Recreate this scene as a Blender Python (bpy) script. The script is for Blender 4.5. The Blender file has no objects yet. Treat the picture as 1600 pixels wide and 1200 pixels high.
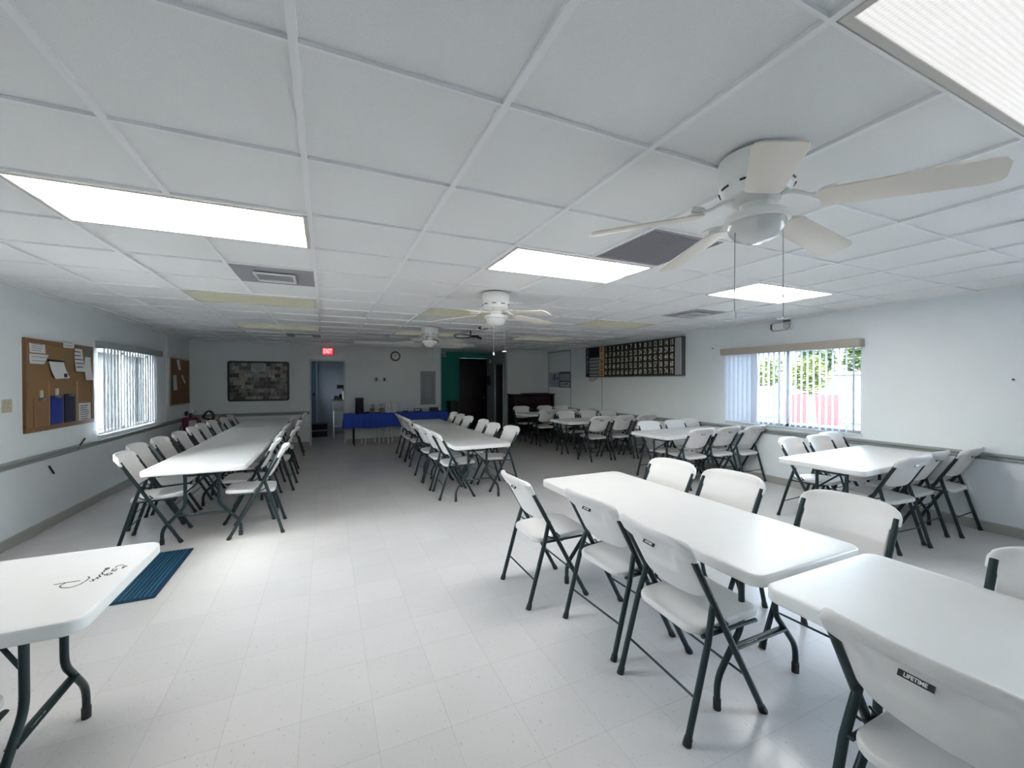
import bpy, bmesh, math, random
from mathutils import Vector, Matrix
PI = math.pi
R = math.radians
random.seed(7)
sc = bpy.context.scene
C = sc.collection

# ------------------------------------------------------------------ materials
MATS = {}
def nodes(name):
    m = bpy.data.materials.new(name); m.use_nodes = True
    nt = m.node_tree
    return m, nt, nt.nodes['Principled BSDF']
def mat(name, col, rough=.5, metal=0, emit=None, es=0, noise=0, nscale=40, bump=0, bscale=80, spec=.5, coat=0, rvar=0):
    if name in MATS: return MATS[name]
    m, nt, b = nodes(name)
    N, L = nt.nodes.new, nt.links.new
    b.inputs['Base Color'].default_value = (*col, 1)
    b.inputs['Roughness'].default_value = rough
    b.inputs['Metallic'].default_value = metal
    b.inputs['Specular IOR Level'].default_value = spec
    if coat: b.inputs['Coat Weight'].default_value = coat
    tc = None
    if noise or bump or rvar: tc = N('ShaderNodeTexCoord')
    if noise:
        n = N('ShaderNodeTexNoise'); n.inputs['Scale'].default_value = nscale; n.inputs['Detail'].default_value = 5
        L(tc.outputs['Object'], n.inputs['Vector'])
        mx = N('ShaderNodeMix'); mx.data_type = 'RGBA'
        mx.inputs['A'].default_value = (*[c*(1-noise) for c in col], 1)
        mx.inputs['B'].default_value = (*[min(1, c*(1+noise)) for c in col], 1)
        L(n.outputs['Fac'], mx.inputs['Factor']); L(mx.outputs['Result'], b.inputs['Base Color'])
    if bump:
        n2 = N('ShaderNodeTexNoise'); n2.inputs['Scale'].default_value = bscale; n2.inputs['Detail'].default_value = 4
        L(tc.outputs['Object'], n2.inputs['Vector'])
        bp = N('ShaderNodeBump'); bp.inputs['Strength'].default_value = bump; bp.inputs['Distance'].default_value = .004
        L(n2.outputs['Fac'], bp.inputs['Height']); L(bp.outputs['Normal'], b.inputs['Normal'])
    if rvar:
        n3 = N('ShaderNodeTexNoise'); n3.inputs['Scale'].default_value = 6; n3.inputs['Detail'].default_value = 6
        L(tc.outputs['Object'], n3.inputs['Vector'])
        mr = N('ShaderNodeMapRange'); mr.inputs['To Min'].default_value = max(.02, rough-rvar); mr.inputs['To Max'].default_value = rough+rvar
        L(n3.outputs['Fac'], mr.inputs['Value']); L(mr.outputs['Result'], b.inputs['Roughness'])
    if emit:
        b.inputs['Emission Color'].default_value = (*emit, 1); b.inputs['Emission Strength'].default_value = es
    MATS[name] = m
    return m

def floor_material():
    m, nt, b = nodes('vinyl_tile'); N, L = nt.nodes.new, nt.links.new
    tc = N('ShaderNodeTexCoord')
    mp = N('ShaderNodeMapping'); mp.inputs['Location'].default_value = (.11, .07, 0)
    L(tc.outputs['Object'], mp.inputs['Vector'])
    br = N('ShaderNodeTexBrick'); br.offset = 0; br.inputs['Scale'].default_value = 1
    br.inputs['Brick Width'].default_value = .3048; br.inputs['Row Height'].default_value = .3048
    br.inputs['Mortar Size'].default_value = .0012; br.inputs['Mortar Smooth'].default_value = .3
    br.inputs['Color1'].default_value = (.70, .684, .678, 1); br.inputs['Color2'].default_value = (.665, .652, .646, 1)
    br.inputs['Mortar'].default_value = (.53, .52, .51, 1)
    L(mp.outputs['Vector'], br.inputs['Vector'])
    # flecks in the tile
    n = N('ShaderNodeTexNoise'); n.inputs['Scale'].default_value = 95; n.inputs['Detail'].default_value = 3
    st = N('ShaderNodeMapping'); st.inputs['Scale'].default_value = (1, .45, 1); st.inputs['Rotation'].default_value = (0, 0, .5)
    L(tc.outputs['Object'], st.inputs['Vector']); L(st.outputs['Vector'], n.inputs['Vector'])
    cr = N('ShaderNodeMapRange'); cr.inputs['From Min'].default_value = .64; cr.inputs['From Max'].default_value = .72
    L(n.outputs['Fac'], cr.inputs['Value'])
    mx = N('ShaderNodeMix'); mx.data_type = 'RGBA'; mx.inputs['B'].default_value = (.36, .345, .33, 1)
    ml = N('ShaderNodeMath'); ml.operation = 'MULTIPLY'; ml.inputs[1].default_value = .55
    L(cr.outputs['Result'], ml.inputs[0]); L(ml.outputs[0], mx.inputs['Factor'])
    # large soft wear
    n2 = N('ShaderNodeTexNoise'); n2.inputs['Scale'].default_value = 1.3; n2.inputs['Detail'].default_value = 8
    L(tc.outputs['Object'], n2.inputs['Vector'])
    mx2 = N('ShaderNodeMix'); mx2.data_type = 'RGBA'; mx2.blend_type = 'MULTIPLY'; mx2.inputs['Factor'].default_value = 1
    rm = N('ShaderNodeMapRange'); rm.inputs['To Min'].default_value = .90; rm.inputs['To Max'].default_value = 1.06
    L(n2.outputs['Fac'], rm.inputs['Value'])
    cb = N('ShaderNodeCombineColor'); [L(rm.outputs['Result'], cb.inputs[i]) for i in range(3)]
    L(br.outputs['Color'], mx2.inputs['A']); L(cb.outputs['Color'], mx2.inputs['B'])
    L(mx2.outputs['Result'], mx.inputs['A']); L(mx.outputs['Result'], b.inputs['Base Color'])
    b.inputs['Roughness'].default_value = .21
    n4 = N('ShaderNodeTexNoise'); n4.inputs['Scale'].default_value = 9; n4.inputs['Detail'].default_value = 6
    L(tc.outputs['Object'], n4.inputs['Vector'])
    bp = N('ShaderNodeBump'); bp.inputs['Strength'].default_value = .06; bp.inputs['Distance'].default_value = .01
    L(n4.outputs['Fac'], bp.inputs['Height']); L(bp.outputs['Normal'], b.inputs['Normal'])
    return m

def collage_material():
    m, nt, b = nodes('photo_collage'); N, L = nt.nodes.new, nt.links.new
    tc = N('ShaderNodeTexCoord')
    sw = N('ShaderNodeMapping'); sw.inputs['Rotation'].default_value = (R(90), 0, 0)
    L(tc.outputs['Object'], sw.inputs['Vector'])
    br = N('ShaderNodeTexBrick'); br.offset = .37; br.inputs['Scale'].default_value = 1
    br.inputs['Brick Width'].default_value = .115; br.inputs['Row Height'].default_value = .085; br.inputs['Mortar Size'].default_value = .002
    br.inputs['Color1'].default_value = (.005, .005, .005, 1); br.inputs['Color2'].default_value = (.55, .50, .46, 1); br.inputs['Mortar'].default_value = (.4, .38, .36, 1)
    L(sw.outputs['Vector'], br.inputs['Vector'])
    vo = N('ShaderNodeTexVoronoi'); vo.inputs['Scale'].default_value = 24; L(tc.outputs['Object'], vo.inputs['Vector'])
    hs = N('ShaderNodeHueSaturation'); hs.inputs['Saturation'].default_value = .35; hs.inputs['Value'].default_value = 1.0
    L(vo.outputs['Color'], hs.inputs['Color'])
    mx = N('ShaderNodeMix'); mx.data_type = 'RGBA'; mx.inputs['Factor'].default_value = .9; mx.blend_type = 'MULTIPLY'
    L(br.outputs['Color'], mx.inputs['A']); L(hs.outputs['Color'], mx.inputs['B']); L(mx.outputs['Result'], b.inputs['Base Color'])
    b.inputs['Roughness'].default_value = .3
    return m

def glass_material():
    m = bpy.data.materials.new('window_glass'); m.use_nodes = True; nt = m.node_tree
    nt.nodes.clear(); N, L = nt.nodes.new, nt.links.new
    o = N('ShaderNodeOutputMaterial'); mx = N('ShaderNodeMixShader'); t = N('ShaderNodeBsdfTransparent'); g = N('ShaderNodeBsdfGlossy'); f = N('ShaderNodeFresnel')
    t.inputs['Color'].default_value = (.93, .97, .97, 1); g.inputs['Roughness'].default_value = .02; f.inputs['IOR'].default_value = 1.45
    L(f.outputs[0], mx.inputs[0]); L(t.outputs[0], mx.inputs[1]); L(g.outputs[0], mx.inputs[2]); L(mx.outputs[0], o.inputs[0])
    return m

def vane_material(name, k):
    m = bpy.data.materials.new(name); m.use_nodes = True; nt = m.node_tree
    nt.nodes.clear(); N, L = nt.nodes.new, nt.links.new
    o = N('ShaderNodeOutputMaterial'); mx = N('ShaderNodeMixShader'); d = N('ShaderNodeBsdfDiffuse'); t = N('ShaderNodeBsdfTranslucent')
    d.inputs['Color'].default_value = (.74, .77, .82, 1); t.inputs['Color'].default_value = (.72, .78, .88, 1); mx.inputs[0].default_value = k
    L(d.outputs[0], mx.inputs[1]); L(t.outputs[0], mx.inputs[2]); L(mx.outputs[0], o.inputs[0])
    return m

def prism_material(name, LAMP, lo, rib):
    # lit prismatic acrylic lens of a fluorescent troffer
    m, nt, b = nodes(name); N, L = nt.nodes.new, nt.links.new
    tc = N('ShaderNodeTexCoord')
    v = N('ShaderNodeTexVoronoi'); v.inputs['Scale'].default_value = 75; v.inputs['Randomness'].default_value = 0
    L(tc.outputs['Object'], v.inputs['Vector'])
    mr = N('ShaderNodeMapRange'); mr.inputs['From Max'].default_value = .7; mr.inputs['To Min'].default_value = 1+rib*.4; mr.inputs['To Max'].default_value = 1-rib
    L(v.outputs['Distance'], mr.inputs['Value'])
    # two tubes behind the lens
    sp = N('ShaderNodeSeparateXYZ'); L(tc.outputs['Object'], sp.inputs[0])
    ab = N('ShaderNodeMath'); ab.operation = 'ABSOLUTE'; L(sp.outputs['Y'], ab.inputs[0])
    tr = N('ShaderNodeMapRange'); tr.interpolation_type = 'SMOOTHSTEP'; tr.inputs['From Min'].default_value = .0; tr.inputs['From Max'].default_value = .13
    tr.inputs['To Min'].default_value = lo; tr.inputs['To Max'].default_value = 1.0
    L(ab.outputs[0], tr.inputs['Value'])
    mu = N('ShaderNodeMath'); mu.operation = 'MULTIPLY'; L(mr.outputs['Result'], mu.inputs[0]); L(tr.outputs['Result'], mu.inputs[1])
    m2 = N('ShaderNodeMath'); m2.operation = 'MULTIPLY'; m2.inputs[1].default_value = LAMP; L(mu.outputs[0], m2.inputs[0])
    b.inputs['Base Color'].default_value = (.3, .3, .32, 1); cm = N('ShaderNodeMix'); cm.data_type = 'RGBA'; cm.inputs['A'].default_value = (1,.95,.80,1); cm.inputs['B'].default_value = (1,.985,.96,1)
    L(tr.outputs['Result'], cm.inputs['Factor']); L(cm.outputs['Result'], b.inputs['Emission Color'])
    L(m2.outputs[0], b.inputs['Emission Strength'])
    return m

WALL = mat('painted_wall', (.83, .875, .90), .55, bump=.25, bscale=120, noise=.03, nscale=3)
CEIL = mat('ceiling_tile', (.86, .865, .86), .85, noise=.035, nscale=160, bump=.5, bscale=260)
TEE = mat('ceiling_tee', (.90, .905, .91), .4)
FLOOR = floor_material()
PLASTIC = mat('white_plastic', (.80, .785, .77), .38, bump=.12, bscale=420)
TABLEW = mat('table_plastic', (.82, .815, .805), .30, bump=.10, bscale=300, noise=.03, nscale=9)
METAL = mat('hammered_steel', (.014, .031, .035), .36, spec=.4, bump=.12, bscale=500)
STEEL = mat('grey_steel', (.20, .20, .205), .34, metal=.5, bump=.1, bscale=500)
RUBBER = mat('black_rubber', (.02, .02, .022), .6)
BLACK = mat('black_plastic', (.012, .012, .014), .35)
INK = mat('black_ink', (.03, .03, .035), .6)
WHITE = mat('white_enamel', (.88, .88, .86), .3)
WHITEP = mat('white_print', (.85, .85, .82), .5)
RAIL = mat('rail_paint', (.30, .325, .32), .45)
BASE = mat('baseboard_vinyl', (.40, .395, .37), .5)
TRIMW = mat('white_trim', (.62, .65, .67), .45)
GLASS = glass_material()
VANE = vane_material('vinyl_vane', .22); VANEG = vane_material('grey_vane', .05)
LENS = prism_material('lit_lens', 3.2, .075, .1); LENSR = prism_material('lit_ribbed_lens', .165, .95, .3)
LENSOFF_GLOW = mat('unlit_lens_added_glow', (.36, .355, .26), .5, noise=.06, nscale=30, emit=(1,.98,.75), es=.03)  # panels are off; a weak yellowish glow is added to the lens
GRILLE = mat('grey_grille', (.33, .33, .35), .6, noise=.12, nscale=70)
CORK = mat('cork', (.31,.18,.085), .9, noise=.18, nscale=170)
WOOD = mat('oak_frame', (.24,.12,.05), .45, noise=.15, nscale=25)
DKWOOD = mat('brown_board', (.20, .095, .03), .7, noise=.15, nscale=30)
PAPER = mat('white_paper', (.78, .78, .78), .8)
PAPERG = mat('grey_paper', (.50, .52, .54), .8)
ALU = mat('aluminium', (.62, .63, .65), .35, metal=.8)
BLUE = mat('blue_cloth', (.008, .065, .50), .55, noise=.08, nscale=12)
TAUPE = mat('taupe_valance', (.46, .42, .36), .6)

# ------------------------------------------------------------------ mesh helpers
class MB:
    def __init__(s): s.v = []; s.f = []; s.mi = []; s.cur = 0
    def add(s, vs, fs, M=None):
        o = len(s.v)
        s.v += [tuple(M @ Vector(p)) if M else tuple(p) for p in vs]
        s.f += [[o+i for i in f] for f in fs]; s.mi += [s.cur]*len(fs)
        return s
    def box(s, x0, x1, y0, y1, z0, z1, M=None):
        return s.add([(x0,y0,z0),(x1,y0,z0),(x1,y1,z0),(x0,y1,z0),(x0,y0,z1),(x1,y0,z1),(x1,y1,z1),(x0,y1,z1)],
                     [(3,2,1,0),(4,5,6,7),(0,1,5,4),(1,2,6,5),(2,3,7,6),(3,0,4,7)], M)
    def prism(s, pts, z0, z1, M=None):
        n = len(pts)
        vs = [(x,y,z0) for x,y in pts]+[(x,y,z1) for x,y in pts]
        return s.add(vs, [tuple(range(n-1,-1,-1)), tuple(range(n,2*n))]+[(i,(i+1)%n,n+(i+1)%n,n+i) for i in range(n)], M)
    def tube(s, pts, r, seg=10, M=None, caps=True, flat=1.0):
        P = [Vector(p) for p in pts]; n = len(P)
        rs = r if isinstance(r, (list, tuple)) else [r]*n
        T = [(P[min(i+1,n-1)]-P[max(i-1,0)]).normalized() for i in range(n)]
        a = Vector((0,0,1)) if abs(T[0].z) < .9 else Vector((1,0,0))
        u = T[0].cross(a).normalized(); vs = []; fs = []
        for i in range(n):
            u = (u - T[i]*u.dot(T[i])).normalized(); w = T[i].cross(u)
            for k in range(seg):
                t = 2*PI*k/seg
                vs.append(P[i] + u*math.cos(t)*rs[i] + w*math.sin(t)*rs[i]*flat)
        for i in range(n-1):
            for k in range(seg):
                k2 = (k+1) % seg
                fs.append((i*seg+k, i*seg+k2, (i+1)*seg+k2, (i+1)*seg+k))
        if caps: fs += [tuple(range(seg-1,-1,-1)), tuple((n-1)*seg+k for k in range(seg))]
        return s.add(vs, fs, M)
    def lathe(s, prof, seg=32, M=None, ring=False):
        if ring: prof = list(prof)+[prof[0]]
        vs = []; fs = []; n = len(prof)
        for r, z in prof:
            for k in range(seg):
                t = 2*PI*k/seg; vs.append((max(r,1e-5)*math.cos(t), max(r,1e-5)*math.sin(t), z))
        for i in range(n-1):
            for k in range(seg):
                k2 = (k+1) % seg; fs.append((i*seg+k, i*seg+k2, (i+1)*seg+k2, (i+1)*seg+k))
        if not ring: fs += [tuple(range(seg-1,-1,-1)), tuple((n-1)*seg+k for k in range(seg))]
        return s.add(vs, fs, M)
    def slab(s, outline, z0, z1, rnd=.008, steps=4, M=None, top=None):
        """solid plate with rounded rim, top(x,y) gives an extra height"""
        n = len(outline); cx = sum(p[0] for p in outline)/n; cy = sum(p[1] for p in outline)/n
        rings = []
        def ring(inset, z):
            q = []
            for x, y in outline:
                d = math.hypot(x-cx, y-cy); k = max(0, (d-inset)/d)
                X, Y = cx+(x-cx)*k, cy+(y-cy)*k
                q.append((X, Y, z+(top(X, Y) if top else 0)))
            return q
        D = min(math.hypot(x-cx, y-cy) for x, y in outline)
        for k in (.97, .8, .6, .4, .2, .08): rings.append(ring(D*k, z1))
        for i in range(steps+1):
            t = PI/2*i/steps; rings.append(ring(rnd*(1-math.sin(t)), z1-rnd*(1-math.cos(t))))
        for i in range(steps+1):
            t = PI/2*i/steps; rings.append(ring(rnd*(1-math.cos(t)), z0+rnd*(1-math.sin(t))))
        rings.append(ring(D*.3, z0)); rings.append(ring(D*.9, z0))
        vs = [p for r in rings for p in r]; fs = []
        for i in range(len(rings)-1):
            for k in range(n):
                k2 = (k+1) % n; fs.append((i*n+k, (i+1)*n+k, (i+1)*n+k2, i*n+k2))
        fs += [tuple(range(n)), tuple((len(rings)-1)*n+k for k in range(n-1,-1,-1))]
        return s.add(vs, fs, M)
    def build(s, name, m=None, parent=None, bevel=0, smooth=35, seg=2):
        me = bpy.data.meshes.new(name); me.from_pydata(s.v, [], s.f); me.validate()
        bm = bmesh.new(); bm.from_mesh(me)
        bmesh.ops.recalc_face_normals(bm, faces=bm.faces)
        if bevel:
            bmesh.ops.remove_doubles(bm, verts=bm.verts, dist=1e-5)
            es = [e for e in bm.edges if len(e.link_faces) == 2 and e.calc_face_angle(0) > R(30)]
            bmesh.ops.bevel(bm, geom=es, offset=bevel, segments=seg, profile=.5, affect='EDGES', clamp_overlap=True)
        bm.to_mesh(me); bm.free()
        for p in me.polygons: p.use_smooth = True
        me.set_sharp_from_angle(angle=R(smooth))
        for q in (m if isinstance(m, (list, tuple)) else [m]):
            if q: me.materials.append(q)
        if not bevel and len(s.mi) == len(me.polygons): me.polygons.foreach_set('material_index', s.mi)
        o = bpy.data.objects.new(name, me); C.objects.link(o)
        if parent: o.parent = parent
        return o

def box(x0,x1,y0,y1,z0,z1): return MB().box(x0,x1,y0,y1,z0,z1)
def rrect(w, d, r, n=6, cx=0, cy=0):
    q = []
    for sx, sy, a0 in ((1,1,0),(-1,1,90),(-1,-1,180),(1,-1,270)):
        for i in range(n+1):
            a = R(a0+90*i/n); q.append((cx+sx*(w/2-r)+r*math.cos(a), cy+sy*(d/2-r)+r*math.sin(a)))
    return q
def arc(p0, p1, p2, n=5):
    p0, p1, p2 = Vector(p0), Vector(p1), Vector(p2)
    return [(1-t)**2*p0+2*t*(1-t)*p1+t*t*p2 for t in [i/n for i in range(n+1)]]
def Mx(x=0,y=0,z=0,rx=0,ry=0,rz=0):
    return Matrix.Translation((x,y,z)) @ Matrix.Rotation(rz,4,'Z') @ Matrix.Rotation(ry,4,'Y') @ Matrix.Rotation(rx,4,'X')
def frame_box(mb, w, h, t, d, M=None):
    """picture-frame ring in local XZ, depth along y"""
    mb.box(-w/2,w/2,0,d,h/2-t,h/2,M); mb.box(-w/2,w/2,0,d,-h/2,-h/2+t,M)
    mb.box(-w/2,-w/2+t,0,d,-h/2+t,h/2-t,M); mb.box(w/2-t,w/2,0,d,-h/2+t,h/2-t,M)
    return mb

def text_mb(body, size, M, sx=1.0, ext=.0008, bold=0, align='CENTER', mb=None):
    """raised lettering as mesh: text in local XY, facing +Z, then M"""
    cu = bpy.data.curves.new('lettering', 'FONT'); cu.body = body; cu.size = size; cu.extrude = ext; cu.offset = bold
    cu.align_x = align; cu.align_y = 'CENTER'; cu.resolution_u = 2
    o = bpy.data.objects.new('lettering', cu); C.objects.link(o)
    bpy.context.view_layer.update()
    me = bpy.data.meshes.new_from_object(o.evaluated_get(bpy.context.evaluated_depsgraph_get()))
    bpy.data.objects.remove(o); bpy.data.curves.remove(cu)
    mb = mb or MB(); S = M @ Matrix.Diagonal((sx,1,1,1))
    mb.add([v.co for v in me.vertices], [list(p.vertices) for p in me.polygons], S)
    bpy.data.meshes.remove(me)
    return mb

def tag(o, label, cat, group=None, kind=None):
    o['label'] = label; o['category'] = cat
    if group: o['group'] = group
    if kind: o['kind'] = kind
    return o
def empty(name, loc=(0,0,0), rz=0):
    o = bpy.data.objects.new(name, None); C.objects.link(o); o.location = loc; o.rotation_euler = (0,0,rz); o.empty_display_size = .1
    return o
def struct(o): o['kind'] = 'structure'; return o
def copy_tree(o, parent=None):
    c = o.copy(); C.objects.link(c)
    if parent: c.parent = parent
    for ch in list(o.children): copy_tree(ch, c)
    return c

# wall frames: local x runs along the wall (viewer's right), y towards the wall, z up
LX, RX, BY, FY, H, CZ = -2.65, 6.08, 10.85, -3.0, 1.53, 2.42
def onL(y, z, out=0): return Mx(LX+out, y, z, rz=R(90))      # local +x -> +Y, local +y -> -X (into wall)
def onR(y, z, out=0): return Mx(RX-out, y, z, rz=R(-90))     # local +x -> -Y, local +y -> +X
def onB(x, z, out=0): return Mx(x, BY-out, z)
def wall_thing(name, side, u, z, label, cat, group=None, out=0):
    M = {'L': onL, 'R': onR, 'B': onB}[side](u, z, out)
    e = empty(name, M.translation, {'L': R(90), 'R': R(-90), 'B': 0}[side])
    return tag(e, label, cat, group)

# ------------------------------------------------------------------ the room shell
GX0, GY0, CX_, CY_ = -.0736, 1.228, .6096, .6194      # ceiling grid
def gx(i): return GX0+CX_*i
def gy(j): return GY0+CY_*j
CW0, CW1 = 2.62, 4.76                                  # corridor sides
fl = MB().box(LX-.2,RX+.2,FY-.2,BY+.12,-.12,0); fl.box(-1.3,1.9,BY+.12,13.6,-.12,0); fl.box(CW0-.1,CW1+.1,BY+.12,12.6,-.12,0)
struct(fl.build('floor', FLOOR, smooth=10))
ce = MB().box(LX-.2,RX+.2,FY-.2,BY+.12,CZ+.014,CZ+.1); ce.box(-1.3,1.9,BY+.12,13.6,CZ+.014,CZ+.1); ce.box(CW0-.1,CW1+.1,BY+.12,12.6,CZ+.014,CZ+.1)
ceiling = struct(ce.build('ceiling', CEIL, smooth=10))

LIT = [(-2,2),(2,2),(6,2),(2,-2)]
OFF = [(-2,6),(2,6),(6,6),(-2,10),(2,10),(6,10),(2,14)]
taken = set()
for i, j in LIT+OFF: taken |= {(i+1, j, 'x')}
tee = MB(); TW = .012
i0, i1, j0, j1 = -4, 10, -6, 15
for i in range(i0, i1+1):
    for j in range(j0-1, j1+1):
        if (i, j, 'x') in taken: continue
        y0, y1 = max(FY, gy(j)), min(BY, gy(j+1))
        if y1-y0 > .01: tee.box(gx(i)-TW, gx(i)+TW, y0, y1, CZ, CZ+.0145)
for j in range(j0, j1+1):
    tee.box(LX, RX, gy(j)-.005, gy(j)+.005, CZ+.0006, CZ+.0145)
for x0, x1, y0, y1 in ((LX,LX+.022,FY,BY),(RX-.022,RX,FY,BY)): tee.box(x0,x1,y0,y1,CZ-.001,CZ+.0145)
tee.box(LX,CW0,BY-.022,BY,CZ-.001,CZ+.0145); tee.box(CW1,RX,BY-.022,BY,CZ-.001,CZ+.0145)
g = tee.build('ceiling_grid', TEE, ceiling, smooth=10)

# walls
WLY0, WLY1, WLZ0, WLZ1 = 6.97, 8.81, .85, 1.96
NLY0, NLY1, NRY0, NRY1, NLZ = 3.3, 4.95, -2.0, 1.2, 1.32      # openings of two unseen windows, added to bring in daylight
w = MB().box(LX-.16,LX,FY,NLY0,0,CZ+.05).box(LX-.16,LX,NLY1,WLY0,0,CZ+.05).box(LX-.16,LX,NLY0,NLY1,0,NLZ).box(LX-.16,LX,NLY0,NLY1,WLZ1,CZ+.05).box(LX-.16,LX,WLY1,BY+.12,0,CZ+.05).box(LX-.16,LX,WLY0,WLY1,0,WLZ0).box(LX-.16,LX,WLY0,WLY1,WLZ1,CZ+.05)
struct(w.build('wall_left', WALL, smooth=10))
WRY0, WRY1, WRZ0, WRZ1 = 2.87, 4.73, .86, 1.98
w = MB().box(RX,RX+.16,FY,NRY0,0,CZ+.05).box(RX,RX+.16,NRY1,WRY0,0,CZ+.05).box(RX,RX+.16,NRY0,NRY1,0,WRZ0).box(RX,RX+.16,NRY0,NRY1,WRZ1,CZ+.05).box(RX,RX+.16,WRY1,BY+.12,0,CZ+.05).box(RX,RX+.16,WRY0,WRY1,0,WRZ0).box(RX,RX+.16,WRY0,WRY1,WRZ1,CZ+.05)
struct(w.build('wall_right', WALL, smooth=10))
DX0, DX1, DZ = -.33, .43, 2.035
w = MB().box(LX,DX0,BY,BY+.12,0,CZ+.05).box(DX0,DX1,BY,BY+.12,DZ,CZ+.05).box(DX1,2.80,BY,BY+.12,0,CZ+.05).box(CW1,RX,BY,BY+.12,0,CZ+.05)
struct(w.build('wall_back', mat('back_wall_paint', (.81,.845,.84), .6, bump=.3, bscale=110, noise=.04, nscale=3), smooth=10))
struct(MB().box(LX-.16,RX+.16,FY-.16,FY,0,CZ+.05).build('wall_front', WALL, smooth=10))
# kitchen behind the back wall and dim corridor beside it
KW = mat('kitchen_paint', (.34,.38,.46), .6)
w = MB().box(-1.2,1.8,12.95,13.05,0,CZ+.05).box(-1.3,-1.2,BY+.12,11.85,0,CZ+.05).box(-1.3,-1.2,12.2,13.05,0,CZ+.05).box(-1.3,-1.2,11.85,12.2,0,1.4).box(-1.3,-1.2,11.85,12.2,1.9,CZ+.05).box(1.8,1.9,BY+.12,13.05,0,CZ+.05)
struct(w.build('wall_kitchen', KW, smooth=10))
w4 = struct(MB().box(-1.255,-1.25,11.85,12.2,1.4,1.9).build('added_window_kitchen', GLASS, smooth=10))  # unseen side window, put in to light the kitchen
GREEN = mat('green_paint', (.02,.40,.33), .6, bump=.4, bscale=60, noise=.2, nscale=20)
w = MB().box(CW0-.1,3.83,12.44,12.54,0,CZ+.05).box(3.83,4.76,12.44,12.54,2.25,CZ+.05).box(4.759,4.86,12.44,12.54,0,CZ+.05).box(CW0-.1,CW0,BY+.12,12.54,0,CZ+.05)
struct(w.build('wall_corridor_end', GREEN, smooth=10))
w = MB().box(CW1,CW1+.1,BY+.12,11.10,0,CZ+.05).box(CW1,CW1+.1,11.10,11.78,2.05,CZ+.05).box(CW1,CW1+.1,11.78,12.44,0,CZ+.05)
struct(w.build('wall_corridor_side', mat('corridor_paint', (.42,.47,.50), .6, bump=.3, bscale=90), smooth=10))

# chair rails, baseboards, battens
def rail(mb, x0, x1, M):
    pr = [(0,0),(-.012,.004),(-.016,.020),(-.010,.032),(-.022,.040),(-.030,.052),(-.026,.066),(-.012,.072),(0,.074)]
    vs = [(x0,y,z) for y,z in pr]+[(x1,y,z) for y,z in pr]; n = len(pr)
    mb.add(vs, [(i,i+1,n+i+1,n+i) for i in range(n-1)]+[tuple(range(n)), tuple(range(2*n-1,n-1,-1))], M)
RZ = .722
m_ = MB(); rail(m_, FY, BY, onL(0,RZ)); struct(m_.build('trim_1', RAIL, smooth=20))
m_ = MB(); rail(m_, -BY, -FY, onR(0,RZ)); struct(m_.build('trim_2', RAIL, smooth=20))
m_ = MB(); rail(m_, LX, DX0-.02, onB(0,.745)); struct(m_.build('trim_3', RAIL, smooth=20))
def basebd(name, x0, x1, M):
    mb = MB(); pr = [(0,0),(-.010,0),(-.010,.092),(-.004,.102),(0,.102)]
    vs = [(x0,y,z) for y,z in pr]+[(x1,y,z) for y,z in pr]; n = len(pr)
    mb.add(vs, [(i,i+1,n+i+1,n+i) for i in range(n-1)]+[tuple(range(n)), tuple(range(2*n-1,n-1,-1))], M)
    return struct(mb.build(name, BASE, smooth=20))
basebd('baseboard_left', FY, BY, onL(0,0)); basebd('baseboard_right', -BY, -FY, onR(0,0))
basebd('baseboard_back', LX, DX0-.02, onB(0,0))
basebd('baseboard_back_centre', DX1+.02, 2.80, onB(0,0)); basebd('baseboard_back_corner', CW1, RX, onB(0,0))
def batten(name, side, u, z0, z1, w=.02):
    M = {'L':onL,'R':onR,'B':onB}[side](u,0)
    return struct(MB().box(-w/2,w/2,-.008,0,z0,z1,M).build(name, RAIL if side=='R' else TRIMW, smooth=10))
batten('trim_4','L',9.47,.80,CZ); batten('trim_5','R',10.74,0,2.36); batten('trim_6','R',9.52,0,2.37); batten('trim_7','R',8.13,.8,1.60,.012)
struct(MB().box(-10.74,-9.51,-.008,0,2.35,2.37,onR(0,0)).build('trim_8', RAIL, smooth=10))
struct(MB().box(2.795,2.83,BY-.012,BY+.13,0,CZ).build('trim_9', TRIMW, bevel=.003))
struct(MB().box(CW1-.012,CW1+.03,BY-.012,BY+.10,0,CZ).build('trim_10', TRIMW, bevel=.003))

# doorway to the kitchen and the corridor doors
d = MB(); frame_box(d, DX1-DX0+.02, DZ+.03, .02, .14, Mx((DX0+DX1)/2, BY-.012, (DZ+.01)/2-.005))
d = MB().box(DX0-.012,DX0+.022,BY-.012,BY+.13,0,DZ+.012).box(DX1-.022,DX1+.012,BY-.012,BY+.13,0,DZ+.012).box(DX0-.012,DX1+.012,BY-.012,BY+.13,DZ-.022,DZ+.012)
struct(d.build('door_1', TRIMW, bevel=.003))
DARKDOOR = mat('dark_door', (.014,.003,.007), .45, noise=.3, nscale=14)
d2 = struct(MB().box(3.835,4.758,12.45,12.49,.0,2.245).build('door_2', DARKDOOR, bevel=.004))
MB().tube([(4.62,12.45,1.0),(4.62,12.40,1.0)],.012).add(*(lambda q:(q.v,q.f))(MB().lathe([(.0,-.02),(.025,-.012),(.025,.012),(0,.02)],12,Mx(4.62,12.39,1.0,rx=R(90))))).build('door_knob', STEEL, d2)
d3 = struct(MB().box(CW1+.02,CW1+.055,11.10,11.78,.0,2.05).build('door_3', mat('dark_panel', (.045,.035,.04), .5, noise=.6, nscale=7), bevel=.003))
f3 = MB().box(CW1-.018,CW1+.1,11.755,11.82,0,2.09).box(CW1-.018,CW1+.1,11.06,11.125,0,2.09).box(CW1-.018,CW1+.1,11.06,11.82,2.03,2.09)
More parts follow.
